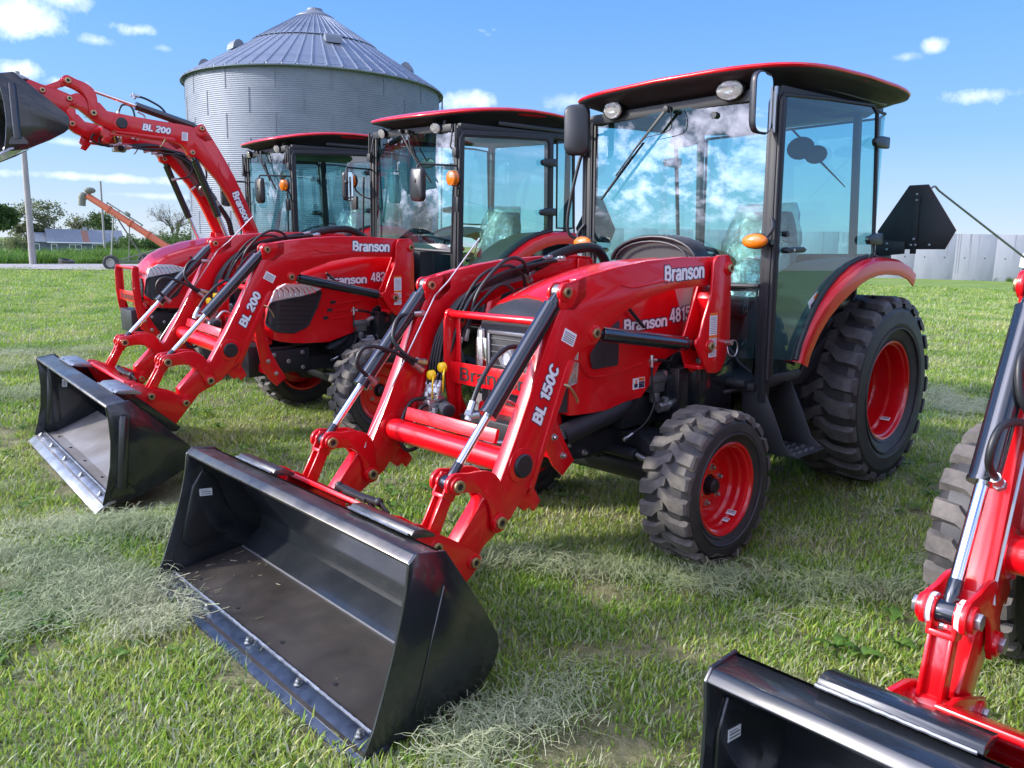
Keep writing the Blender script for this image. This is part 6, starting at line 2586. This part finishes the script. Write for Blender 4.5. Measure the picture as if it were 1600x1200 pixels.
w0 = V((pp_.x, pp_.y, 8.55))
w1 = V((BIN.x, BIN.y, 0)) + V((0, 0, 7.3)) + V((CAM.x - BIN.x, CAM.y - BIN.y, 0)).normalized() * (-RB)
b = MB()
b.tube([w0.lerp(w1, t / 16) - V((0, 0, 1.6 * (1 - (2 * t / 16 - 1) ** 2))) for t in range(17)], .016, 5)
o = b.build('power_cable', 'matt', smooth=50)
tag(o, 'thin dark cable sagging from the power pole towards the grain bin', 'cable')
w1 = polar(-62, 60, 8.6)
b = MB()
b.tube([w0.lerp(w1, t / 16) - V((0, 0, 1.0 * (1 - (2 * t / 16 - 1) ** 2))) for t in range(17)], .016, 5)
o = b.build('power_cable', 'matt', smooth=50)
tag(o, 'thin dark cable leaving the power pole to the left, out of the picture', 'cable')
q = polar(-27.2, 68)
b = MB()
b.tube([(q.x, q.y, -.3), (q.x, q.y, 5.6)], [.09, .07], 10)
o = b.build('thin_post', 'pole', smooth=50)
tag(o, 'thin pale post standing in the long grass in front of the house', 'post')

# ------------------------------------------------------------------ grain auger
au = empty('grain_auger')
tag(au, 'orange grain auger on two wheels with its spout raised, standing on the track', 'auger')
a0 = polar(-27.95, 44, 3.45)      # head
a1 = polar(-22.4, 42, .55)       # foot, behind the tractor
M['auger'] = Mat('faded_orange_paint', (.52, .13, .055), .55).m
M['rust'] = Mat('dull_green_grey', (.17, .19, .15), .7).m
b = MB()
b.cyl(a0, a0.lerp(a1, 1.12), .155, n=18)
b.build('auger_tube', 'auger', au)
d = (a1 - a0).normalized()
upv = V((0, 0, 1)); upv = (upv - d * upv.dot(d)).normalized()
b = MB()
for t in (.2, .42, .60, .8):
    p = a0.lerp(a1, t)
    b.cyl(p, p + d * .12, .19, n=16)
b.build('tube_flange', 'auger', au)
b = MB()
b.bar(a0 + d * .9 + upv * .25, a0 + d * 2.9 + upv * .25, .06, .06)
for t in (.95, 1.6, 2.2, 2.85):
    b.bar(a0 + d * t, a0 + d * t + upv * .27, .05, .05)
b.box(a0.x - .12, a0.x + .12, a0.y - .12, a0.y + .12, a0.z + .1, a0.z + .3)
p = a0 + d * 2.0 + upv * .30
b.cyl(p - d * .12, p + d * .12, .1, n=12)
b.build('drive_frame', 'rust', au, bevel=.02)
b = MB()
h0 = a0 - d * .1
left = V((rt.x, rt.y, 0)).normalized() * -1
b.ball(h0 + left * .16 + V((0, 0, -.08)), .20, .20, .22, n=14, k_=8)
b.cyl(h0 + left * .20 + V((0, 0, -.10)), h0 + left * .24 + V((0, 0, -.52)), .17, n=14)
b.build('spout', 'rust', au)
b = MB()
b.ball(h0 - left * .20 + V((0, 0, .22)), .26, .20, .15, n=14, k_=8)
b.build('drive_guard', 'rust', au)
wl = polar(-26.9, 41.6)
wr = polar(-24.9, 45.2)
ax_c = a0.lerp(a1, .60)
b = MB()
for w_ in (wl, wr):
    q = V((w_.x, w_.y, .36))
    b.cyl(q, a0.lerp(a1, .26), .035, n=8)
    b.cyl(q, a0.lerp(a1, .80), .035, n=8)
b.cyl(V((wl.x, wl.y, .36)), V((wr.x, wr.y, .36)), .045, n=8)
b.cyl(V((wl.x, wl.y, .36)).lerp(V((wr.x, wr.y, .36)), .5), a0.lerp(a1, .42), .025, n=8)
b.build('undercarriage', 'rust', au)
axd = (wr - wl).normalized()
for w_ in (wl, wr):
    o = link('auger_wheel', MESH['ft'], au)
    o.location = (w_.x, w_.y, .36)
    o.rotation_euler = (0, 0, math.atan2(axd.y, axd.x) - PI / 2)
    o.scale = (.92, .62, .92)
    b = MB()
    b.lathe([(.22, .11), (.19, .12), (.16, .05), (.05, .06), (0, .08)], n=24)
    b.lathe([(.22, -.11), (.19, -.12), (.16, -.05), (.05, -.06), (0, -.08)], n=24)
    b.build('wheel_rim', 'pole', o)

# ------------------------------------------------------------------ house
hp = polar(-28.4, 172)
hg = ground_z(hp.x, hp.y)
hz = hg - .1
ho = empty('farm_house', Matrix.Translation((hp.x, hp.y, hz)) @ Matrix.Rotation(R(227.616 + 28.4 - 90 + 6), 4, 'Z'))
tag(ho, 'low grey-blue farmhouse with a long shingle roof beyond the long grass', 'house')
M['siding'] = Mat('blue_grey_siding', (.115, .135, .185), .7).m
k = Mat('asphalt_shingle', (.13, .16, .19), .85)
k.color(k.noise(3, 5, .7), [(.3, (.11, .14, .17)), (.7, (.18, .21, .25))])
M['shingle'] = k.m
M['rustpatch'] = Mat('rusty_patch', (.22, .11, .075), .8).m
M['wglass'] = Mat('window_glass_dark', (.10, .12, .14), .1).m
# local x runs to the viewer's right, y away from the viewer
b = MB()
b.box(-5.6, 6.9, 0, 6.5, -.2, 2.55)
b.box(-8.6, -5.6, .4, 6.1, -.2, 2.5)
b.build('wall', 'siding', ho)
b = MB()
nb = 14
for i in range(nb):
    z = .1 + i * .17
    b.box(-5.59, 6.89, -.02, 0.0, z, z + .15)
    b.box(-8.59, -5.6, .38, .40, z, z + .15)
b.build('siding_board', 'siding', ho)['kind'] = 'stuff'
b = MB()
b.prism([(-.5, 2.42), (3.25, 4.85), (3.25, 4.97), (-.5, 2.54)], -5.9, 7.2, axis='x')
b.prism([(7.0, 2.42), (3.25, 4.85), (3.25, 4.97), (7.0, 2.54)], -5.9, 7.2, axis='x')
b.prism([(0, 2.42), (3.25, 4.15), (3.25, 4.25), (0, 2.54)], -8.9, -5.905, axis='x')
b.prism([(6.5, 2.42), (3.25, 4.15), (3.25, 4.25), (6.5, 2.54)], -8.9, -5.905, axis='x')
rf = b.build('roof', 'shingle', ho)
b = MB()
b.prism([(-5.6, 2.5), (-5.6, 2.5), (6.9, 2.5)], 0, 0) if False else None
b.prism([(0, 2.5), (3.25, 4.84), (6.5, 2.5)], 6.80, 6.88, axis='x')
b.prism([(.4, 2.5), (3.25, 4.1), (6.1, 2.5)], -8.58, -8.5, axis='x')
b.build('gable', 'siding', ho)
b = MB()
b.prism([(-.46, 2.575), (2.9, 4.75), (2.9, 4.79), (-.46, 2.60)], 0.0, 1.1, axis='x')
b.build('rust_patch', 'rustpatch', rf)
b = MB()
b.box(.5, 1.2, 3.0, 3.6, 4.6, 5.45)
b.build('chimney', 'concrete', rf)
b = MB()
b.box(-5.95, 7.25, -.54, -.48, 2.38, 2.56)
b.build('fascia', 'white', rf)
for x, w, z0, z1 in ((-7.6, .8, 1.0, 2.1), (-4.8, .8, 1.0, 2.1), (-1.3, 1.9, 1.3, 2.05), (2.6, 2.1, .6, 2.1), (5.6, 1.6, 1.3, 2.1)):
    y = .33 if x < -5.6 else -.07
    b = MB()
    b.box(x - w / 2 - .1, x + w / 2 + .1, y, y + .06, z0 - .1, z0)
    b.box(x - w / 2 - .1, x + w / 2 + .1, y, y + .06, z1, z1 + .1)
    for xx in ([x - w / 2 - .1, x + w / 2] + ([x - .05] if w > 1.2 else [])):
        b.box(xx, xx + .1, y, y + .06, z0, z1)
    wf = b.build('window', 'white', ho)
    b = MB()
    b.box(x - w / 2, x + w / 2, y + .02, y + .04, z0, z1)
    b.build('pane', 'wglass', wf)

# ------------------------------------------------------------------ trees
M['bark'] = Mat('bark', (.10, .085, .07), .9).m
M['treeleaf'] = mat_grass('tree_leaves', [(.1, (.035, .075, .018)), (.5, (.06, .115, .028)), (.9, (.10, .155, .045))])
M['youngleaf'] = mat_grass('young_tree_leaves', [(.1, (.09, .12, .05)), (.5, (.14, .17, .075)), (.9, (.20, .22, .11))])


def tree(name, label, az, D, H, spread, seed, leaf=.14, nleaf=5000, lm='treeleaf', low=.25, depth=5, group='trees beyond the field', lsize=1., bare=False, cat='tree'):
    random.seed(seed)
    p = polar(az, D)
    g = ground_z(p.x, p.y)
    root = empty(name, Matrix.Translation((p.x, p.y, g - .15)))
    tag(root, label, cat, group)
    b = MB()
    tips = []

    def grow(p0, d_, L_, r_, lev):
        n = 3
        q = p0
        pts_ = [q]
        dd = d_.copy()
        for i in range(n):
            dd = (dd + V((random.gauss(0, .13), random.gauss(0, .13), random.gauss(.02, .08)))).normalized()
            q = q + dd * (L_ / n)
            pts_.append(q)
            if lev >= depth - 2:
                tips.append((q, lev))
        b.tube(pts_, [r_ * (1 - .45 * i / n) for i in range(n + 1)], 7 if lev < 2 else (5 if lev < 4 else 3), caps=lev == 0)
        if lev >= depth:
            return
        kids = random.randint(2, 3) + (1 if lev in (1, 2) else 0)
        for _ in range(kids):
            s_ = pts_[random.choice((1, 2, 3, 3))] if lev > 0 else pts_[random.choice((2, 3, 3))]
            a = random.uniform(0, 2 * PI)
            tilt = random.uniform(.35, .95) if lev else random.uniform(.30, .75)
            e1 = dd.cross(V((1, .1, 0))).normalized()
            e2 = dd.cross(e1)
            nd = (dd * math.cos(tilt) + (e1 * math.cos(a) + e2 * math.sin(a)) * math.sin(tilt) * spread)
            nd.z = max(nd.z, -.15)
            grow(s_, nd.normalized(), L_ * random.uniform(.60, .84), r_ * random.uniform(.5, .64), lev + 1)
    grow(V((0, 0, 0)), V((random.gauss(0, .05), random.gauss(0, .05), 1)), H * low, H * .020, 0)
    # normalise the height
    mz = max(t[0].z for t in tips)
    f_ = H / mz * .97
    b.v = [v_ * f_ for v_ in b.v]
    tips = [(t[0] * f_, t[1]) for t in tips]
    b.build('trunk', 'bark', root, smooth=60, recalc=False)
    if nleaf:
        c = MB()
        for _ in range(nleaf):
            q, _l = random.choice(tips)
            o = q + V((random.gauss(0, 1), random.gauss(0, 1), random.gauss(0, .8))) * (H * .042)
            if o.z < H * .08: continue
            s_ = leaf * random.uniform(.6, 1.4)
            a = V((random.gauss(0, 1), random.gauss(0, 1), random.gauss(0, 1))).normalized()
            e_ = a.cross(V((random.gauss(0, 1), random.gauss(0, 1), random.gauss(0, 1)))).normalized()
            c.add([o - a * s_, o + e_ * s_ * .55, o + a * s_, o - e_ * s_ * .5], [(0, 1, 2, 3)])
        c.build('crown', lm, root, smooth=0, recalc=False)
    return root


def bush(label, az, D, W, H, seed, lm='treeleaf', n=2600, leaf=.13, cat='bush'):
    random.seed(seed)
    p = polar(az, D)
    root = empty('bush', Matrix.Translation((p.x, p.y, ground_z(p.x, p.y) - .1)))
    tag(root, label, cat, 'bushes beyond the long grass')
    b = MB()
    c = MB()
    cl = []
    for _ in range(9):
        a = random.uniform(0, 2 * PI)
        q = V((math.cos(a) * W * .5 * random.random(), math.sin(a) * W * .5 * random.random(), H * random.uniform(.35, .80)))
        cl.append((q, random.uniform(.25, .5) * H))
        b.tube([V((q.x * .2, q.y * .2, 0)), q * .6, q], [.06, .04, .02], 5)
    for _ in range(n):
        q, r_ = random.choice(cl)
        d_ = V((random.gauss(0, 1), random.gauss(0, 1), random.gauss(0, 1))).normalized() * r_ * random.random() ** .4
        o = q + d_
        if o.z < .05: o.z = random.uniform(.05, .5)
        s_ = leaf * random.uniform(.6, 1.4)
        a = V((random.gauss(0, 1), random.gauss(0, 1), random.gauss(0, 1))).normalized()
        e_ = a.cross(V((random.gauss(0, 1), random.gauss(0, 1), random.gauss(0, 1)))).normalized()
        c.add([o - a * s_, o + e_ * s_ * .6, o + a * s_, o - e_ * s_ * .6], [(0, 1, 2, 3)])
    b.build('stems', 'bark', root, recalc=False)
    c.build('foliage', lm, root, smooth=0, recalc=False)


tree('leafy_tree', 'dense green tree cut by the left edge of the picture', -33.0, 120, 7.4, 1.0, 41, .24, 9000, low=.22)
tree('open_tree', 'tall thin-leaved tree with a wide open crown behind the farmhouse', -29.9, 175, 11.0, 1.15, 52, .24, 2600, 'youngleaf', low=.20, depth=6)
tree('open_tree', 'smaller thin-leaved tree at the left end of the farmhouse roof', -31.6, 178, 7.2, 1.1, 53, .24, 1800, 'youngleaf', low=.22)
tree('open_tree', 'round thin-leaved tree just right of the tallest tree', -28.4, 182, 8.4, 1.1, 57, .22, 1700, 'youngleaf', low=.2, depth=6)
tree('pine_tree', 'dark sparse tree rising over the middle of the farmhouse roof', -27.3, 190, 8.4, .9, 61, .22, 1500, low=.35)
tree('pine_tree', 'dark sparse tree with layered limbs over the right end of the farmhouse', -26.2, 186, 9.3, .8, 63, .22, 1700, low=.35)
tree('bare_tree', 'leafless tree with fine upright twigs between the auger and the raised loader', -23.1, 112, 8.6, .85, 71, .10, 160, 'youngleaf', low=.24, depth=7)
tree('bare_tree', 'small bare tree beside the auger tube', -24.4, 150, 5.6, .8, 73, .10, 300, 'youngleaf', low=.25, depth=6)
i = 0
for az, D, W, H, lm in ((-33.4, 140, 6, 2.4, 'youngleaf'), (-32.2, 150, 4, 2.8, 'youngleaf'), (-29.9, 195, 6, 4.4, 'treeleaf'), (-25.6, 118, 6, 2.5, 'treeleaf'), (-24.7, 112, 6, 2.9, 'treeleaf'), (-23.6, 115, 6, 3.0, 'youngleaf'), (-22.7, 108, 6, 2.8, 'treeleaf'),
                        (-21.7, 104, 6, 3.9, 'treeleaf'), (-20.8, 108, 6, 3.8, 'youngleaf'), (-26.6, 140, 5, 2.6, 'treeleaf')):
    lb = ['low pale bush at the far left horizon', 'small scrubby bush left of the power pole', 'green bush against the left end of the farmhouse', 'dark bush at the right end of the farmhouse', 'tall green bush behind the auger wheels', 'pale bush behind the auger tube', 'green bush at the foot of the bare tree',
          'tall dense bush right of the bare tree', 'pale green bush next to the raised loader arm', 'small bush in front of the right part of the farmhouse'][i]
    bush(lb, az, D, W, H, 80 + i, lm)
    i += 1
# old wheel lying in the long grass
q = polar(-29.4, 49.9)
o = link('old_tyre', MESH['ft'])
o.location = (q.x, q.y, ground_z(q.x, q.y) + .12)
o.rotation_euler = (R(78), 0, .6)
tag(o, 'old tyre lying at the edge of the long grass beside the track', 'tyre')
